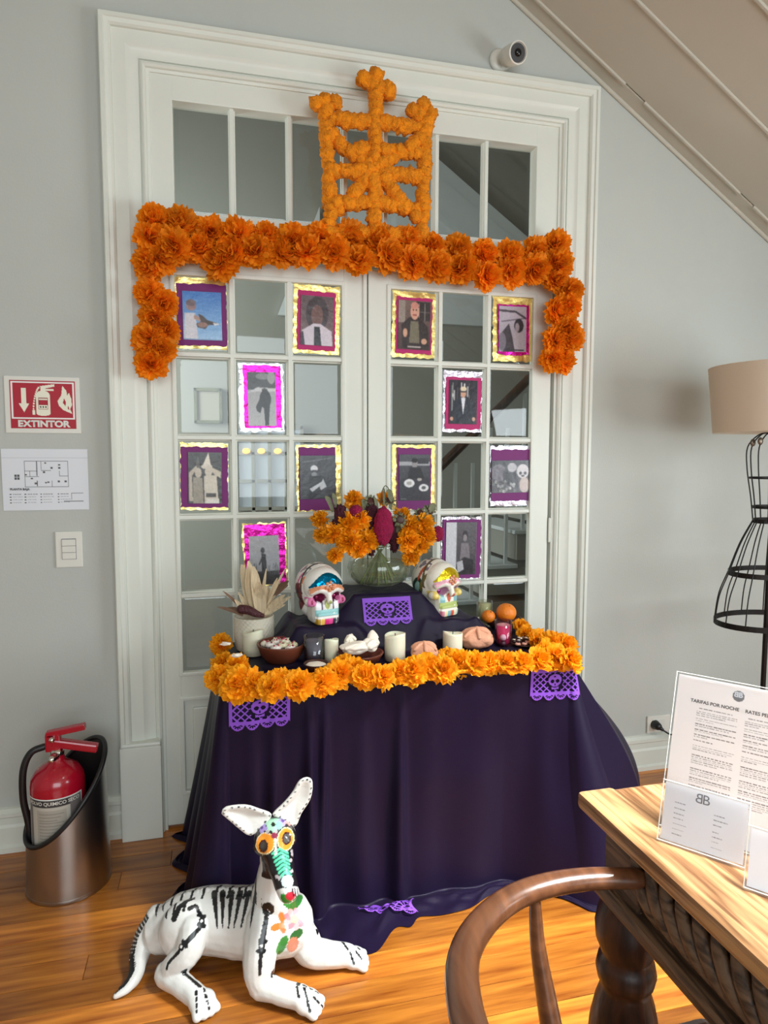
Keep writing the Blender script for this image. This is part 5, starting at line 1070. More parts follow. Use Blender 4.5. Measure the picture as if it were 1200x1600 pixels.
for k in range(44):
    a = rn.random()*6.28; r = rn.uniform(0.02, 0.075); b0 = Vector((vx+r*math.cos(a), vy+r*math.sin(a), vz+0.010+rn.random()*0.02)); t2 = top+Vector((-0.3*r*math.cos(a), -0.3*r*math.sin(a), 0)); ou_ = Vector((vx-1.0*r*math.cos(a)*1.6, vy-0.5*r*math.sin(a), vz+0.215))
    m = MB(); m.tube([b0, b0.lerp(t2, 0.5)+Vector((0.006*math.cos(a), 0.006*math.sin(a), 0)), t2, ou_], rn.uniform(0.0028, 0.0052), 6); part(m, 'stem', M['green'] if k % 4 else M['greyleaf'], bq, True)
def bpt(u, v, y=-0.22): return onY(u, v, y)
FLW = [(553, 782, -0.19, 0.9), (500, 812, -0.20, .8), (546, 820, -0.25, 1.1), (562, 812, -0.25, .9), (520, 834, -0.25, .95), (503, 836, -0.23, .75), (545, 846, -0.27, 1.15), (572, 845, -0.26, 1.0), (560, 856, -0.27, .9), (523, 868, -0.25, .7), (585, 838, -0.25, .8), (600, 780, -0.17, .7),
       (628, 806, -0.20, .8), (640, 822, -0.24, 1.0), (660, 820, -0.24, 1.05), (664, 838, -0.24, 1), (638, 845, -0.26, 1.05), (655, 852, -0.25, .9), (642, 870, -0.25, .8), (508, 868, -.24, .0)]
for i, (u, v, y, s) in enumerate(FLW):
    if s <= 0: continue
    p = bpt(u, v, y); n_ = (p-Vector((vx, vy-0.0, vz+0.13))); n_.y -= 0.12
    copy_mesh_obj(FF[i % 3], 'flower', p-bq.location, face_rot(n_, rn.random()*6), s*1.05, bq)
    m = MB(); m.tube(crspline([top, top.lerp(p, 0.5)+Vector((0, 0.01, 0.01)), p+Vector((0, 0.008, 0))], 4), 0.002, 6); part(m, 'stem', M['green'], bq, True)
def blob(u, v, y, rr, mt, name, nz=0.25, seed=0, sub=4): m = MB(); m.ico(bpt(u, v, y), rr, sub, nz=nz, seed=seed, freq=4); return part(m, name, mt, bq, True)
blob(599, 822, -0.27, (0.033, 0.024, 0.064), M['magenta'], 'cockscomb', 0.12, 1); blob(556, 800, -0.25, (0.022, 0.02, 0.024), M['magenta'], 'cockscomb', 0.2, 2); blob(684, 834, -0.22, (0.021, 0.02, 0.028), M['magenta'], 'cockscomb', 0.15, 3)
for (u, v, rr, sd) in ((532, 804, (0.020, 0.018, 0.032), 3), (577, 812, (0.022, 0.02, 0.040), 4), (616, 846, (0.016, 0.015, 0.034), 5), (526, 820, (0.015, 0.015, 0.024), 6), (583, 800, (.018, .015, .024), 7), (612, 828, (.014, .014, .03), 8), (580, 856, (.012, .012, .03), 9)): blob(u, v, -0.235, rr, M['maroon'], 'dark_bloom', 0.45, sd)
for (u, v, y, nvec) in ((579, 784, -0.22, (0.1, -1, 0.5)), (625, 812, -0.275, (-.3, -1, 0.1)), (657, 803, -0.24, (0.3, -1, 0.6)), (608, 783, -0.21, (.3, -.6, .8)), (671, 798, -0.22, (.6, -.8, .4))):
    p = bpt(u, v, y); q = Vector(nvec).normalized().to_track_quat('Z', 'Y').to_matrix().to_4x4(); T_ = Matrix.Translation(p) @ q
    m = MB(); m.lathe([(0, 0.0), (0.013, 0.001), (0.015, 0.004), (0.011, 0.006), (0, 0.005)], n=16, M=T_); part(m, 'seed_head', M['claydark'], bq, True)
    m = MB(); me_ = petal_flower('tmp', M['greyleaf'], 0.026, int(u), [(11, 12, 1.0), (10, -20, 1.1)], wf=0.32, ruffle=0.05, ser=0.12)
    m.add([T_ @ v_.co for v_ in me_.vertices], [list(p_.vertices) for p_ in me_.polygons]); part(m, 'sepals', M['greyleaf'], bq)
def leaf_strip(p0, p1, wd, mt, name, root, sag=0.01, fold=0.3, seed=0, n=8, curl=0.0):
    p0 = Vector(p0); p1 = Vector(p1); t = (p1-p0); side = t.cross(Vector((0.1, -1, 0.1))).normalized(); nr = side.cross(t).normalized(); vs = []; fs = []
    for i in range(n+1):
        s = i/n; c = p0.lerp(p1, s)+Vector((0, 0, sag*math.sin(math.pi*s)))+nr*curl*s*s; wv = wd*(math.sin(math.pi*(0.12+0.86*s))**0.7)
        tw = 0.5*math.sin(s*3+seed)
        for k, q in enumerate((-1, 0, 1)): vs.append(c+side*q*wv*math.cos(tw)+nr*(abs(q)*wv*fold+q*wv*math.sin(tw)*0.6))
    for i in range(n):
        for k in range(2): a = i*3+k; fs.append((a, a+1, a+4, a+3))
    m = MB(); m.add(vs, fs); return part(m, name, mt, root, True)
for i, (a, b_, wd) in enumerate((((600, 790), (600, 762), .004), ((605, 765), (612, 785), .012), ((670, 800), (682, 790), .012), ((668, 805), (678, 822), .012), ((520, 800), (508, 775), .010), ((525, 795), (520, 770), .008), ((618, 835), (630, 815), .008), ((570, 800), (566, 780), .008), ((622, 840), (612, 850), .008), ((590, 800), (584, 776), .007))):
    leaf_strip(bpt(*a, -0.23), bpt(*b_, -0.22), wd, M['greyleaf'], 'leaf', bq, seed=i)
m = MB(); m.tube(crspline([bpt(u, v, -0.2) for u, v in ((595, 785), (597, 768), (602, 759), (607, 764), (607, 776))], 5), 0.0018, 6); part(m, 'curled_stem', M['greyleaf'], bq, True)

# ================================================================== OFFERINGS
Z0 = TZ+0.005
# woven pot with dried corn
px_, py_ = 0.452, -0.205
wp = tag(empty('woven_pot', (px_, py_, Z0)), 'cream woven pot at the left back of the table', 'pot')
m = MB(); rp = 0.066
def weave(a, z): return 0.018*math.sin(a*26+(math.pi if int(z/0.0075) % 2 else 0)+z*60)
prf = [(0.0, 0.0), (0.056, 0.0)]+[(rp*(0.88+0.12*math.sin(min(1, z/0.07)*1.57)), z) for z in [0.002+0.0025*i for i in range(44)]]+[(rp-0.006, 0.112), (rp-0.008, 0.10), (rp-0.009, 0.06), (0, 0.05)]
m.lathe(prf, (px_, py_, Z0), 104, ripple=weave); part(m, 'basket', M['weave'], wp, True)
cb_ = tag(empty('corn_bundle', (px_, py_, Z0+0.06)), 'dried corn husks with one dark red cob in the woven pot', 'dried corn')
rn = random.Random(3)
def hp(u, v, y=-0.21): return onY(u, v, y)
HK = [((395, 958), (378, 882), .020), ((398, 958), (388, 876), .022), ((405, 958), (396, 885), .020), ((402, 955), (404, 908), .014), ((410, 958), (418, 915), .016), ((412, 958), (408, 912), .012), ((414, 955), (438, 912), .010), ((415, 958), (446, 926), .011), ((414, 960), (455, 932), .009), ((412, 962), (446, 945), .009), ((418, 950), (432, 900), .008), ((418, 945), (446, 888), .005), ((408, 950), (415, 888), .006), ((404, 930), (398, 905), .010),
      ((384, 960), (366, 936), .009), ((384, 958), (350, 925), .005), ((380, 960), (356, 950), .010), ((380, 962), (340, 948), .006), ((388, 955), (372, 925), .008), ((425, 930), (452, 905), .010), ((430, 930), (448, 915), .008)]
for i, (a, b_, wd) in enumerate(HK):
    dark = i in (16, 17, 15, 19, 20); leaf_strip(hp(*a, -0.205-0.01*(i % 3)), hp(*b_, -0.19-0.02*(i % 4)), wd, M['darkhusk'] if dark else M['husk'], 'husk', cb_, sag=0.004, fold=0.35, seed=i*1.7, curl=rn.uniform(-.015, .02), n=10)
m = MB(); A_, B_ = hp(377, 952, -0.262), hp(410, 962, -0.275); cob = crspline([A_, A_.lerp(B_, .35)+Vector((0, 0, .004)), A_.lerp(B_, .7), B_], 5); n_ = len(cob)
m.tube(cob, [0.0155*(1-0.55*(i/(n_-1))**2) for i in range(n_)], 18); part(m, 'red_cob', mat('dark_red_corn', rgb(72, 24, 32), 0.4, bump=0.8, bscale=150), cb_, True)
# candles
def candle(u, v, h, r, label):
    p = onZ(u, v, Z0); c = tag(empty('candle', (p.x, p.y, Z0)), label, 'candle', 'ivory pillar candles')
    m = MB(); nn = 40; vs = []; fs = []; ph = u*0.37
    rows_ = [0, .002, .3, .6, .9, 1.0]
    for j, t in enumerate(rows_):
        for k in range(nn):
            a = 2*math.pi*k/nn; rr = r*(0.985 if t == 0 else 1); hh = h+0.0045*math.sin(a+ph)+0.0025*math.sin(2*a+ph*2); vs.append((p.x+rr*math.cos(a), p.y+rr*math.sin(a), Z0+t*(hh-(0.001 if t < 1 else 0))))
    for t, fr in ((1.0, 0.93), (0.91, 0.86), (0.89, 0.5), (0.89, 0.0001)):
        for k in range(nn):
            a = 2*math.pi*k/nn; hh = h+0.0045*math.sin(a+ph)+0.0025*math.sin(2*a+ph*2); vs.append((p.x+r*fr*math.cos(a), p.y+r*fr*math.sin(a), Z0+(hh if t == 1 else h*t)))
    R_ = len(rows_)+4
    for j in range(R_-1):
        for k in range(nn): fs.append((j*nn+k, j*nn+(k+1) % nn, (j+1)*nn+(k+1) % nn, (j+1)*nn+k))
    m.add(vs, fs); part(m, 'wax_body', M['wax'], c, True)
    m = MB(); m.tube([(p.x, p.y, Z0+h*0.89), (p.x+0.001, p.y, Z0+h*0.89+0.010)], 0.0012, 6); part(m, 'wick', M['dark'], c); return c
candle(396, 1022, 0.078, 0.033, 'ivory pillar candle in front of the woven pot')
candle(518, 1034, 0.072, 0.022, 'short ivory candle just behind the clear glass tumbler')
candle(617, 1030, 0.082, 0.033, 'ivory pillar candle at the table centre below the banner')
candle(707, 1020, 0.068, 0.032, 'ivory pillar candle beside the right sugared bread')
# clay bowl with sugar skull sweets
def bowl(u, v, r, h, label, mt, cat='bowl', name='clay_bowl'):
    p = onZ(u, v, Z0); c = tag(empty(name, (p.x, p.y, Z0)), label, cat); m = MB()
    m.lathe([(0, 0), (r*0.62, 0), (r*0.66, 0.004), (r*0.86, h*0.35), (r*0.97, h*0.75), (r*1.03, h*0.95), (r*1.02, h), (r*0.95, h*0.98), (r*0.86, h*0.75), (r*0.6, h*0.4), (0, h*0.35)], (p.x, p.y, Z0), 44); part(m, 'body', mt, c, True); return p
pc = bowl(440, 1032, 0.074, 0.058, 'brown clay bowl heaped with decorated sweets at left', M['clay'])
rn = random.Random(17); cols = [(236, 226, 206), (232, 222, 214), (222, 214, 180), (206, 90, 110), (150, 40, 60), (200, 206, 170)]
sm = [mat('sweet_%d' % i if False else 'sweet_icing', rgb(*c), 0.5, bump=0.3, bscale=120) for i, c in enumerate(cols)]
for k in range(11):
    a = k*2.4; r = 0.055*math.sqrt((k+0.5)/11); px2, py2 = pc.x+r*math.cos(a), pc.y+r*math.sin(a); zz = Z0+0.050+0.010*(1-r/0.055)
    s = tag(empty('sugar_sweet', (px2, py2, zz)), 'small iced sweet heaped in the left brown clay bowl', 'sweet', 'iced sweets in the left clay bowl')
    m = MB(); m.ico((px2, py2, zz), (0.0165, 0.0145, 0.010), 3, nz=0.25, seed=k); part(m, 'body', sm[k % 3], s, True)
    for j in range(4):
        m = MB(); b2 = rn.random()*6.28; m.ico((px2+0.008*math.cos(b2), py2+0.007*math.sin(b2), zz+0.009), 0.0032, 2); part(m, 'icing_dot', sm[3+(j+k) % 3], s, True)
# clear tumbler and glass cups
def tumbler(u, v, r, h, label, gl, fill, fh, name='glass_tumbler', cat='glass', taper=0.9):
    p = onZ(u, v, Z0); c = tag(empty(name, (p.x, p.y, Z0)), label, cat); m = MB()
    m.lathe([(0, 0), (r*taper, 0), (r*taper*1.01, 0.003), (r, h), (r*0.95, h), (r*taper*0.93, 0.008), (0, 0.007)], (p.x, p.y, Z0), 40); part(m, 'wall', gl, c, True)
    m = MB(); m.lathe([(0, 0.009), (r*taper*0.90, 0.009), (r*0.925, fh), (r*0.6, fh-0.001), (0, fh-0.002)], (p.x, p.y, Z0), 36); part(m, 'contents', fill, c, True); return p, c
p, c = tumbler(491, 1036, 0.032, 0.088, 'clear glass tumbler of greyish water between bowl and small candle', M['clear'], mat('grey_wax', rgb(128, 122, 140), 0.35), 0.072)
p, c = tumbler(786, 1008, 0.029, 0.086, 'pink glass votive candle with printed skull', M['candlepink'], mat('pink_wax', rgb(240, 120, 170), 0.5), 0.070, 'votive_candle', 'candle')
m = MB(); m.ico((p.x, p.y, Z0+0.0705), (0.024, 0.024, 0.003), 3); part(m, 'pale_wax', M['wax'], c, True)
# printed skull on the votive
pal = mat('votive_print', rgb(60, 26, 46), 0.5); sil = mat('votive_silver', rgb(196, 150, 170), 0.4)
cdir = (Vector((CAM[0], CAM[1], 0))-Vector((p.x, p.y, 0))).normalized(); base = math.atan2(cdir.y, cdir.x)
def wrapdot(da, z, rr, mt, nm): m = MB(); a = base+da; m.ico((p.x+0.0285*math.cos(a), p.y+0.0285*math.sin(a), Z0+z), rr, 2); part(m, nm, mt, c, True)
wrapdot(0, 0.034, 0.011, sil, 'printed_skull'); wrapdot(-0.16, 0.035, 0.0045, pal, 'printed_eye'); wrapdot(0.16, 0.035, 0.0045, pal, 'printed_eye')
wrapdot(0, 0.014, 0.009, pal, 'printed_patch')
# small saucer
p = bowl(494, 1052, 0.036, 0.032, 'small round clay cup of salt behind the garland', M['claydark'], 'cup', 'clay_cup')
sa = tag(empty('salt_heap', (p.x, p.y, Z0+0.022)), 'pale salt filling the small clay cup', 'salt'); sa['kind'] = 'stuff'
m = MB(); m.ico((p.x, p.y, Z0+0.024), (0.031, 0.031, 0.008), 3, nz=0.08); part(m, 'salt', M['bone'], sa, True)
# clay dish with sugar breads
p = bowl(563, 1036, 0.070, 0.036, 'brown clay dish holding white sugared breads at the centre', M['clay'])
for k, (dx, dy, dz, rr, rt, lb) in enumerate(((-0.018, -0.012, 0.052, (0.046, 0.026, 0.018), 0.1, 'long white sugared bread lying across the clay dish'), (0.030, -0.004, 0.056, (0.028, 0.024, 0.020), 0.5, 'short white sugared bread at right in the clay dish'), (-0.028, 0.022, 0.064, (0.018, 0.014, 0.024), 0.2, 'small pointed white bread at the back of the clay dish'))):
    b = tag(empty('sugar_bread', (p.x+dx, p.y+dy, Z0+dz-rr[2])), lb, 'bread', 'white breads in the clay dish'); R_ = Matrix.Rotation(rt, 3, 'Z')
    m = MB(); m.ico((p.x+dx, p.y+dy, Z0+dz), rr, 4, M=R_, nz=0.35, seed=k+2, freq=1.6); part(m, 'crumb', M['bone'], b, True)
    m = MB(); m.tube([Vector((p.x+dx, p.y+dy, Z0+dz))+R_ @ Vector((rr[0]*0.75*(t-0.5)*2, -rr[1]*0.55, rr[2]*0.72*math.cos((t-.5)*2.2))) for t in [i/8 for i in range(9)]], 0.0055, 8); part(m, 'icing_ridge', M['bone'], b, True)
b = tag(empty('sugar_figure', (p.x+0.040, p.y-0.002, Z0+0.05)), 'small pointed white sugar figure standing in the clay dish', 'figure')
m = MB(); m.lathe([(0, 0.0), (0.019, 0.0), (0.021, 0.010), (0.019, 0.018), (0.016, 0.024), (0.018, 0.030), (0.014, 0.040), (0.006, 0.050), (0, 0.053)], (p.x+0.040, p.y+0.006, Z0+0.048), 20, ripple=lambda a, z: 0.10*math.sin(3*a+z*90)); part(m, 'figure_body', M['bone'], b, True)
# pan de muerto
def roll(u, v, rr, label, seed):
    p = onZ(u, v, Z0); b = tag(empty('sweet_bread', (p.x, p.y, Z0)), label, 'bread'); m = MB(); m.ico((p.x, p.y, Z0+rr[2]*0.92), rr, 4, nz=0.14, seed=seed, freq=1.8); o = part(m, 'loaf', M['bread'], b, True)
    for v_ in o.data.vertices: v_.co.z = max(v_.co.z, 0.0)
    for k in range(3):
        a = k*math.pi/3+0.4; m = MB(); pts = []
        for t in [i/8 for i in range(9)]:
            q = (t-0.5)*2; pts.append((p.x+rr[0]*0.9*q*math.cos(a), p.y+rr[1]*0.9*q*math.sin(a), Z0+rr[2]*0.92+rr[2]*math.sqrt(max(0.02, 1-(0.9*q)**2))))
        m.tube(pts, [0.0065+0.003*abs(math.sin(t*3)) for t in range(9)], 8); part(m, 'dough_bone', M['bread'], b, True)
    m = MB(); m.ico((p.x, p.y, Z0+rr[2]*1.9), 0.011, 2); part(m, 'dough_ball', M['bread'], b, True)
roll(663, 1030, (0.042, 0.034, 0.026), 'round pinkish sweet bread left of the right candle', 4)
roll(745, 1013, (0.056, 0.040, 0.034), 'larger pinkish sweet bread between candle and pink votive', 6)
# fruit bowl, oranges, jar
fbw = onZ(788, 985, Z0); fbw.x, fbw.y = 1.372, -0.150
cfb = tag(empty('fruit_bowl', (fbw.x, fbw.y, Z0)), 'dark clay bowl holding oranges at the right back', 'bowl'); m = MB(); r, h = 0.070, 0.038
m.lathe([(0, 0), (r*0.6, 0), (r*0.85, h*0.4), (r*1.0, h), (r*0.94, h), (r*0.7, h*0.4), (0, h*0.3)], (fbw.x, fbw.y, Z0), 40); part(m, 'body', M['claydark'], cfb, True)
def orange(u, v, y, r, label):
    p = onY(u, v, y); o = tag(empty('orange', (p.x, p.y, p.z-r)), label, 'fruit', 'oranges in the fruit bowl'); m = MB(); m.ico(p, (r, r, r*0.93), 4, nz=0.02, seed=u); part(m, 'peel', M['skin'], o, True)
    m = MB(); m.ico(p+Vector((0.004, -r*0.50, r*0.76)), (0.0035, 0.0035, 0.002), 2); part(m, 'stem_end', M['darkhusk'], o, True)
orange(791, 957, -0.165, 0.037, 'largest orange on top at the right back of the table'); orange(763, 963, -0.175, 0.025, 'small orange left of the largest orange'); orange(812, 976, -0.150, 0.028, 'orange half hidden right of the pink votive')
p = onY(757, 955, -0.110); jx, jy = p.x, p.y; jr = tag(empty('glass_jar', (jx, jy, Z0)), 'greenish glass jar with pale beads behind the small orange', 'jar')
m = MB(); m.lathe([(0, 0), (0.028, 0), (0.030, 0.01), (0.030, 0.095), (0.0275, 0.095), (0.027, 0.01), (0, 0.008)], (jx, jy, Z0), 32); part(m, 'wall', mat_glass('greenish_glass', (0.95, 0.96, 0.90), 1.0), jr, True)
m = MB(); m.lathe([(0, 0.01), (0.026, 0.011), (0.0262, 0.085), (0, 0.085)], (jx, jy, Z0), 28); part(m, 'pale_liquid', mat('pale_green_wax', rgb(214, 212, 178), 0.4, sss=0.2), jr, True)
rn = random.Random(2)
for k in range(9):
    a = base+rn.uniform(-0.9, 0.9); m = MB(); m.ico((jx+0.030*math.cos(a), jy+0.030*math.sin(a), Z0+0.05+rn.uniform(-0.02, 0.01)), 0.005, 2); part(m, 'bead', M['bone'], jr, True)
# chocolate sweets at the right
rn = random.Random(33); q = onZ(820, 1008, Z0)
dsh = tag(empty('sweets_saucer', (q.x, q.y, Z0)), 'small dark saucer under the chocolate sweets at the right', 'saucer'); m = MB(); m.lathe([(0, 0), (0.030, 0), (0.048, 0.008), (0.047, 0.011), (0.03, 0.005), (0, 0.004)], (q.x, q.y, Z0), 32); part(m, 'dish', M['claydark'], dsh, True)
dk_ = mat('chocolate', rgb(52, 26, 22), 0.4); pk_ = mat('pink_icing', rgb(226, 170, 150), 0.5)
for k in range(13):
    a = k*2.4; r = 0.042*math.sqrt((k+0.5)/13); cx, cy = q.x+r*math.cos(a), q.y+r*math.sin(a); lay = Z0+0.012+0.008*(1-r/0.042)
    s = tag(empty('chocolate_sweet', (cx, cy, lay)), 'small chocolate sweet with pale icing heart on the right saucer', 'sweet', 'chocolate sweets on the saucer'); m = MB(); m.ico((cx, cy, lay), (0.010, 0.010, 0.006), 2, nz=0.1, seed=k); part(m, 'body', pk_ if k % 5 == 2 else dk_, s, True)
    m = MB(); m.ico((cx-0.0022, cy, lay+0.0055), (0.0034, 0.0034, 0.0015), 2).ico((cx+0.0022, cy, lay+0.0055), (0.0034, 0.0034, 0.0015), 2).ico((cx, cy-0.003, lay+0.0052), (0.003, 0.004, 0.0015), 2); part(m, 'icing_heart', M['bone'] if k % 5 != 2 else dk_, s, True)

# ================================================================== PAINTED DOG
dgr = tag(empty('painted_dog', (0.40, -0.78, 0)), 'white papier-mache dog painted with bones and flowers lying on the floor', 'dog figure')
mb = MB()
def Y3(u, v, y): return onY(u, v, y)
body = crspline([(0.175, -0.655, 0.080), (0.235, -0.665, 0.100), (0.31, -0.69, 0.115), (0.39, -0.72, 0.116), (0.455, -0.745, 0.125), (0.490, -0.762, 0.126)], 6); nb = len(body)
br_ = [0.052, 0.072, 0.078, 0.082, 0.090, 0.078]; rad = []
for i in range(nb): f = i/(nb-1)*5; k = min(4, int(f)); rad.append(br_[k]+(br_[k+1]-br_[k])*(f-k))
mb.tube(body, rad, 24, 1.08)
neck = crspline([(0.465, -0.750, 0.150), (0.468, -0.765, 0.215), (0.466, -0.775, 0.275), (0.467, -0.785, 0.345), (0.467, -0.790, 0.375)], 5); mb.tube(neck, [0.078-0.040*min(1, i/12) for i in range(len(neck))], 20)
mb.ico((0.467, -0.795, 0.382), (0.053, 0.050, 0.050), 3); mb.tube(crspline([(0.467, -0.815, 0.378), (0.474, -0.865, 0.355), (0.485, -0.925, 0.322)], 5), [0.044, 0.043, 0.041, 0.039, 0.036, 0.034, 0.032, 0.030, 0.028, 0.027, 0.026], 18)
mb.ico((0.436, -0.822, 0.382), 0.025, 3); mb.ico((0.495, -0.820, 0.392), 0.025, 3)
# near front leg
mb.tube(crspline([(0.440, -0.790, 0.165), (0.425, -0.825, 0.115), (0.420, -0.842, 0.060), (0.430, -0.850, 0.036)], 5), [0.050-0.0012*i for i in range(16)], 16)
mb.tube(crspline([(0.425, -0.848, 0.036), (0.470, -0.880, 0.034), (0.515, -0.905, 0.032)], 5), [0.034, 0.032, 0.030, 0.029, 0.028, 0.028, 0.028, 0.028, 0.028, 0.028, 0.028], 16)
def paw(c, d, spread=0.016):
    c = Vector(c); d = Vector(d).normalized(); s = Vector((-d.y, d.x, 0))
    mb.ico(c, (0.034, 0.034, 0.024), 3)
    for k in (-1.5, -0.5, 0.5, 1.5): e = c+d*(0.030-0.003*abs(k))+s*k*spread; mb.tube([c+s*k*0.010, Vector((e.x, e.y, 0.014))], [0.015, 0.0125], 10)
paw((0.530, -0.912, 0.024), (0.80, -0.45, 0)); paw((0.668, -0.800, 0.024), (0.93, -0.15, 0))
# far front leg
mb.tube(crspline([(0.500, -0.760, 0.140), (0.535, -0.775, 0.085), (0.560, -0.785, 0.050), (0.60, -0.792, 0.040), (0.655, -0.800, 0.032)], 5), [0.050-0.0011*i for i in range(21)], 16)
# near hind leg: thigh, shank, foot
mb.ico((0.245, -0.715, 0.115), (0.072, 0.050, 0.080), 4); mb.tube(crspline([(0.262, -0.745, 0.140), (0.250, -0.770, 0.100), (0.212, -0.765, 0.060), (0.196, -0.755, 0.038)], 5), [0.040-0.0010*i for i in range(16)], 16)
mb.tube(crspline([(0.196, -0.755, 0.036), (0.235, -0.800, 0.034), (0.272, -0.842, 0.030)], 5), [0.033, 0.032, 0.031, 0.030, 0.029, 0.028, 0.028, 0.027, 0.027, 0.027, 0.027], 16); paw((0.282, -0.850, 0.024), (0.42, -0.90, 0))
# far hind foot just showing
mb.ico((0.30, -0.655, 0.06), (0.07, 0.045, 0.05), 3)
tail = crspline([(0.165, -0.640, 0.110), (0.135, -0.655, 0.070), (0.120, -0.685, 0.036), (0.118, -0.720, 0.022), (0.100, -0.750, 0.014), (0.074, -0.762, 0.008)], 6); mb.tube(tail, [0.034-0.0009*i for i in range(len(tail))], 14)
# ridge bumps along the spine
sp_ = [(body[i]+Vector((0, 0.0, rad[i]*1.06))) for i in range(2, nb-3)]
for i, p in enumerate(sp_): mb.ico(p, (0.0075, 0.010, 0.010), 2)
for i in range(3, len(tail)-4, 1): mb.ico(tail[i]+Vector((-0.030+0.0009*i, 0.004, 0.006)), (0.006, 0.006, 0.006), 2)
dogo = remeshed('body', mb, 0.0026, 6); me = dogo.data; P = getco(me); P[:, 2] = np.maximum(P[:, 2], 0.001)
nz_ = np.array([mnoise.noise(Vector(p)*38) for p in P])[:, None]; NN = np.array([v.normal[:] for v in me.vertices]); P = P+NN*nz_*0.0016; P[:, 2] = np.maximum(P[:, 2], 0.001); setco(me, P)
bvd = BVHTree.FromObject(dogo, bpy.context.evaluated_depsgraph_get()); C_ = np.ones((len(P), 3))*lin(np.array((222, 222, 218))/255.)
BK = (18, 18, 20)
def hit(u, v):
    d = Vector(ray(u, v)).normalized(); l, n_, _, _ = bvd.ray_cast(Vector(CAM), d); return l
def paint(mask, c): C_[mask] = lin(np.array(c)/255.)
from mathutils.kdtree import KDTree
kd = KDTree(len(P))
for i_, p_ in enumerate(P): kd.insert(p_, i_)
kd.balance()
def dab(l, r, c):
    k_ = [q[1] for q in kd.find_range(l, r)]
    if k_: C_[k_] = lin(np.array(c)/255.)
def stroke(pts, r0, r1, c, dash=None, n=26):
    """pts in photo pixels give the surface points; painting is by 3D distance (radius in px at that depth)"""
    L_ = []
    for i in range(len(pts)-1):
        for k in range(n): t = k/n; L_.append((pts[i][0]*(1-t)+pts[i+1][0]*t, pts[i][1]*(1-t)+pts[i+1][1]*t))
    L_.append(pts[-1]); N_ = len(L_)
    for i, (u, v) in enumerate(L_):
        if dash and (i//dash) % 2: continue
        l = hit(u, v)
        if l is None: continue
        rr = (r0+(r1-r0)*i/(N_-1))*(l-Vector(CAM)).length/FPX; dab(l, rr, c)
def z3(X, Y): return (150+X/2.667, 1180+Y/2.667)
# head: black mask first
hc = np.array((0.470, -0.83, 0.372)); face = (P[:, 1] < -0.797) & (P[:, 2] > 0.285) & (P[:, 2]-0.30 > (-0.86-P[:, 1])*0.9-0.03)
ears_line = P[:, 2] < 0.425
paint(face, (30, 24, 28))
def zh(X, Y): return (380+X/10., 1240+Y/10.)
def fan(cx, cy, rx, ry, c, rot=0, n=9, jag=0.0):
    for i in range(-n, n+1):
        for j in range(-n, n+1):
            a, b2 = i/n, j/n; th = math.atan2(b2, a)
            if a*a+b2*b2 > (1+jag*math.cos(8*th))**2: continue
            u = cx+(a*rx*math.cos(rot)-b2*ry*math.sin(rot)); v = cy+(a*rx*math.sin(rot)+b2*ry*math.cos(rot)); l = hit(*zh(u, v))
            if l is not None and l.y < -0.78: rr = 0.0021; dab(l, rr, c)
# eyes
fan(340, 780, 150, 170, (250, 236, 190), 0.2, 12); fan(340, 780, 132, 152, (238, 150, 40), 0.2, 12); fan(315, 820, 62, 92, (60, 12, 20), 0.1); fan(315, 820, 40, 66, (58, 50, 44), 0.1)
fan(665, 710, 130, 185, (250, 236, 190), 0.15, 12); fan(665, 710, 112, 165, (240, 152, 40), 0.15, 12); fan(678, 700, 60, 92, (60, 14, 22), 0.05); fan(678, 700, 40, 66, (84, 80, 76), 0.05)
# snout: mint chevrons
for k in range(13):
    t = k/12; cu, cv_ = 570+t*90, 900+t*360; wv = 125-t*42; col = (96, 214, 170) if k % 2 == 0 else (14, 66, 56)
    stroke([zh(cu-wv*0.95, cv_+40), zh(cu, cv_-34), zh(cu+wv, cv_+26)], 1.9 if k % 2 == 0 else 0.9, 1.9 if k % 2 == 0 else 0.9, col, n=14)
fan(690, 1370, 90, 90, (206, 222, 222), 0, 8)
# forehead flowers
def blossom(cx, cy, r, n_, pc, cc, rx=0.45):
    for k in range(n_): a = 2*math.pi*k/n_+0.3; fan(cx+r*0.62*math.cos(a), cy+r*0.62*math.sin(a), r*0.42, r*0.30, pc, a, 4)
    fan(cx, cy, r*0.2, r*0.2, cc, 0, 3)
blossom(470, 480, 130, 6, (176, 226, 196), (30, 40, 30)); blossom(620, 420, 85, 5, (178, 156, 220), (90, 60, 140)); blossom(290, 530, 80, 5, (170, 150, 214), (90, 60, 140)); blossom(720, 430, 60, 5, (226, 156, 150), (160, 60, 60)); fan(485, 655, 40, 40, (150, 50, 80), 0, 4); fan(560, 500, 50, 60, (150, 216, 206), 0, 4)
for k in range(9): fan(505+4*(k % 2), 720+k*28, 9, 9, (226, 226, 214), 0, 2)
for (x_, y_) in ((760, 900), (745, 1040), (760, 1210), (770, 950), (560, 1320), (520, 1300), (380, 600), (520, 590)): fan(x_, y_, 13, 20, (190, 180, 184), 0.4, 3)
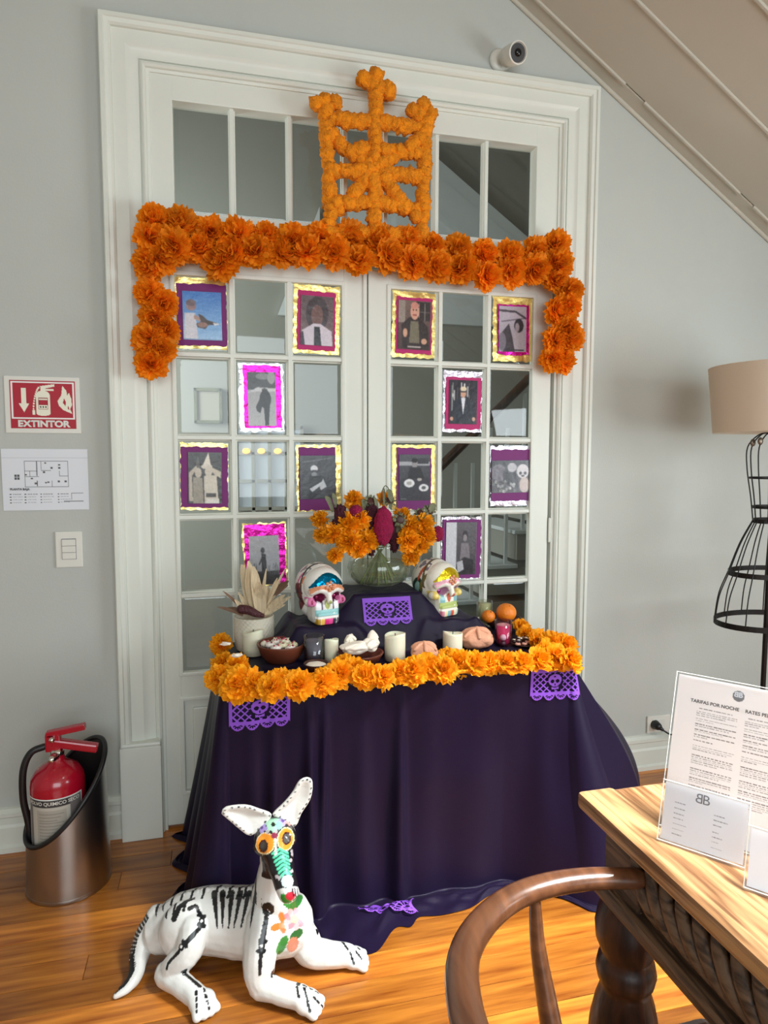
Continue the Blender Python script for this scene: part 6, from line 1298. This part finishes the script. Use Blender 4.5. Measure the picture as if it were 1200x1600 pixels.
# ribs
for (a, b2) in ((492, 505), (528, 527), (566, 552), (603, 574), (636, 604), (664, 642)): stroke([z3(a, 574), z3(b2, 720)], 3.9, 0.9, BK)
stroke([z3(325, 680), z3(345, 635), z3(375, 608), z3(405, 598)], 4.2, 3.0, BK); fanr = None
stroke([z3(388, 640), z3(415, 628), z3(440, 672)], 2.6, 2.8, BK); stroke([z3(428, 668), z3(450, 672)], 2.6, 2.6, BK)
stroke([z3(440, 692), z3(442, 690)], 4.2, 4.2, BK); stroke([z3(440, 690), z3(441, 690)], 1.8, 1.8, (230, 230, 226)); stroke([z3(440, 712), z3(372, 785)], 2.6, 3.2, BK); stroke([z3(426, 706), z3(452, 712)], 2.6, 2.6, BK); stroke([z3(362, 776), z3(376, 796)], 2.6, 2.6, BK)
stroke([z3(354, 800), z3(355, 800)], 4.2, 4.2, BK); stroke([z3(354, 798), z3(355, 798)], 1.8, 1.8, (230, 230, 226)); stroke([z3(345, 818), z3(300, 868), z3(294, 890)], 2.6, 1.8, BK)
stroke([z3(362, 902), z3(432, 962)], 2.3, 2.8, BK); stroke([z3(372, 896), z3(368, 912)], 2.4, 2.4, BK)
for q in (((418, 985), (420, 1072)), ((450, 972), (472, 1058)), ((480, 955), (506, 1012))): stroke([z3(*q[0]), z3(*q[1])], 1.8, 1.5, BK, dash=4)
# front legs
stroke([z3(716, 640), z3(718, 640)], 8.5, 8.5, BK); stroke([z3(716, 655), z3(716, 655.5)], 3.2, 3.2, (232, 232, 228)); stroke([z3(714, 655), z3(694, 772)], 3.0, 3.8, BK); stroke([z3(684, 774), z3(706, 776)], 3.0, 3.0, BK)
stroke([z3(690, 796), z3(691, 796)], 4.6, 4.6, BK); stroke([z3(690, 795), z3(690.5, 795)], 2.0, 2.0, (230, 230, 226)); stroke([z3(674, 816), z3(700, 816)], 2.6, 2.6, BK); stroke([z3(688, 816), z3(682, 912)], 2.8, 2.2, BK)
stroke([z3(732, 908), z3(848, 946)], 2.6, 3.0, BK); stroke([z3(740, 898), z3(732, 918)], 2.6, 2.6, BK); stroke([z3(852, 936), z3(842, 956)], 2.6, 2.6, BK)
for q in (((838, 966), (846, 1012)), ((866, 958), (930, 992)), ((880, 1018), (892, 1072)), ((908, 1010), (948, 1052)), ((868, 970), (880, 1015))): stroke([z3(*q[0]), z3(*q[1])], 2.0, 1.6, BK, dash=5)
stroke([z3(918, 730), z3(1018, 764)], 2.3, 2.6, BK); stroke([z3(926, 722), z3(922, 742)], 2.3, 2.3, BK); stroke([z3(1022, 756), z3(1014, 774)], 2.3, 2.3, BK)
for q in (((1028, 780), (1052, 812)), ((1046, 770), (1104, 812)), ((1060, 825), (1076, 872)), ((1085, 820), (1108, 850))): stroke([z3(*q[0]), z3(*q[1])], 1.8, 1.5, BK, dash=5)
# stripes along spine and tail (3D positions on the mesh)
for i in range(1, len(body)-1):
    p = body[i]; t = (body[i+1]-body[i-1]).normalized(); d = P-np.array(p); al = np.abs(d@np.array(t)-0.004); up_ = P[:, 2]-p.z
    paint((al < 0.0036) & (up_ > rad[i]*1.01) & (P[:, 0] < 0.43), BK) if i % 2 else None
for i in range(1, len(tail)-1):
    p = tail[i]; t = (tail[i+1]-tail[i-1]).normalized(); d = P-np.array(p); al = np.abs(d@np.array(t)); dd = np.sqrt((d**2).sum(1)); rr = 0.034-0.0009*i
    paint((al < 0.0034) & (dd < rr*1.5) & ((d@np.array((-1.0, 0.35, 0.5)) > rr*0.62)), BK)
# chest flowers
def sfan(X, Y, rx, ry, c, rot=0, n=8):
    for i in range(-n, n+1):
        for j in range(-n, n+1):
            a, b2 = i/n, j/n
            if a*a+b2*b2 > 1: continue
            l = hit(*z3(X+(a*rx*math.cos(rot)-b2*ry*math.sin(rot)), Y+(a*rx*math.sin(rot)+b2*ry*math.cos(rot))))
            if l is not None: dab(l, 0.0026, c)
for (X, Y, L_, W_2, rt, c) in ((797, 612, 38, 15, 0.9, (40, 140, 50)), (836, 612, 38, 15, -0.95, (50, 120, 50)), (775, 792, 42, 15, -1.1, (60, 140, 60)), (835, 748, 30, 15, -0.7, (50, 100, 50)), (776, 678, 22, 10, 1.2, (236, 130, 60)), (752, 716, 22, 11, -0.4, (236, 120, 50)), (776, 718, 20, 9, 1.2, (230, 140, 90)), (820, 790, 20, 30, 0.4, (206, 130, 100))): sfan(X, Y, L_, W_2, c, rt)
sfan(810, 588, 16, 15, (206, 40, 60))
for k in range(9): a = 2*math.pi*k/9; sfan(828+27*math.cos(a), 682+27*math.sin(a), 17, 9, (232, 140, 150) if k % 2 else (240, 176, 176), a, 5)
sfan(828, 682, 13, 13, (236, 200, 150), 0, 5)
for k in range(3): stroke([z3(818+10*k, 556), z3(824+9*k, 588)], 1.3, 0.8, (60, 30, 40))
col_attr(me, C_); me.materials.clear(); me.materials.append(mat('painted_dog_gloss', (.5, .5, .5), 0.28, attr='Col', bump=0.25, bscale=26, coat=0.3))
def rebase(o, root): a = getco(o.data)-np.array(root.location); setco(o.data, a); o.parent = root
rebase(dogo, dgr)
# ears
def ear(poly, y0, lean, name, label):
    ctr = Vector((0, 0, 0)); pts = [onY(*z3(*q), y0) for q in poly]; cx = sum((p for p in pts), Vector())/len(pts); m = MB(); n_ = len(pts)
    dense = []
    for i in range(n_):
        for k in range(2): dense.append(pts[i].lerp(pts[(i+1) % n_], k/2))
    for p in dense: m.ico(p, 0.0058, 1)
    for f in (0.9, 0.75, 0.6, 0.45, 0.3, 0.15, 0.0):
        for p in dense: q = cx.lerp(p, f); q = q+Vector((0, 0.014*(1-f*f), 0)); m.ico(q, 0.0072, 1)
    o = remeshed(name, m, 0.0028, 6); me = o.data; A = getco(me); cc = np.ones((len(A), 3))*lin(np.array((232, 230, 224))/255.)
    per_ = []
    for i in range(n_):
        L_ = (pts[(i+1) % n_]-pts[i]).length; k_ = max(1, int(L_/0.0062))
        for k in range(k_): per_.append(pts[i].lerp(pts[(i+1) % n_], k/k_))
    for p in per_[::2]:
        q = np.array(p+(cx-p).normalized()*0.0005+Vector((0, -0.004, 0))); cc[((A-q)**2).sum(1) < 0.0024**2] = lin(np.array(BK)/255.)
    col_attr(me, cc); me.materials.clear(); me.materials.append(M['colgloss']); rebase(o, dgr); return o
def rnd(q): return [tuple(p[:2]) for p in crspline([(*a, 0) for a in q+[q[0]]], 3)][:-1]
ear(rnd([(530, 240), (545, 220), (620, 212), (680, 230), (725, 250), (690, 290), (645, 328), (600, 300), (555, 262)]), -0.795, 0, 'ear', '')
ear(rnd([(742, 246), (790, 200), (830, 150), (852, 110), (880, 98), (896, 116), (888, 180), (850, 240), (826, 290), (780, 262)]), -0.795, 0, 'ear', '')
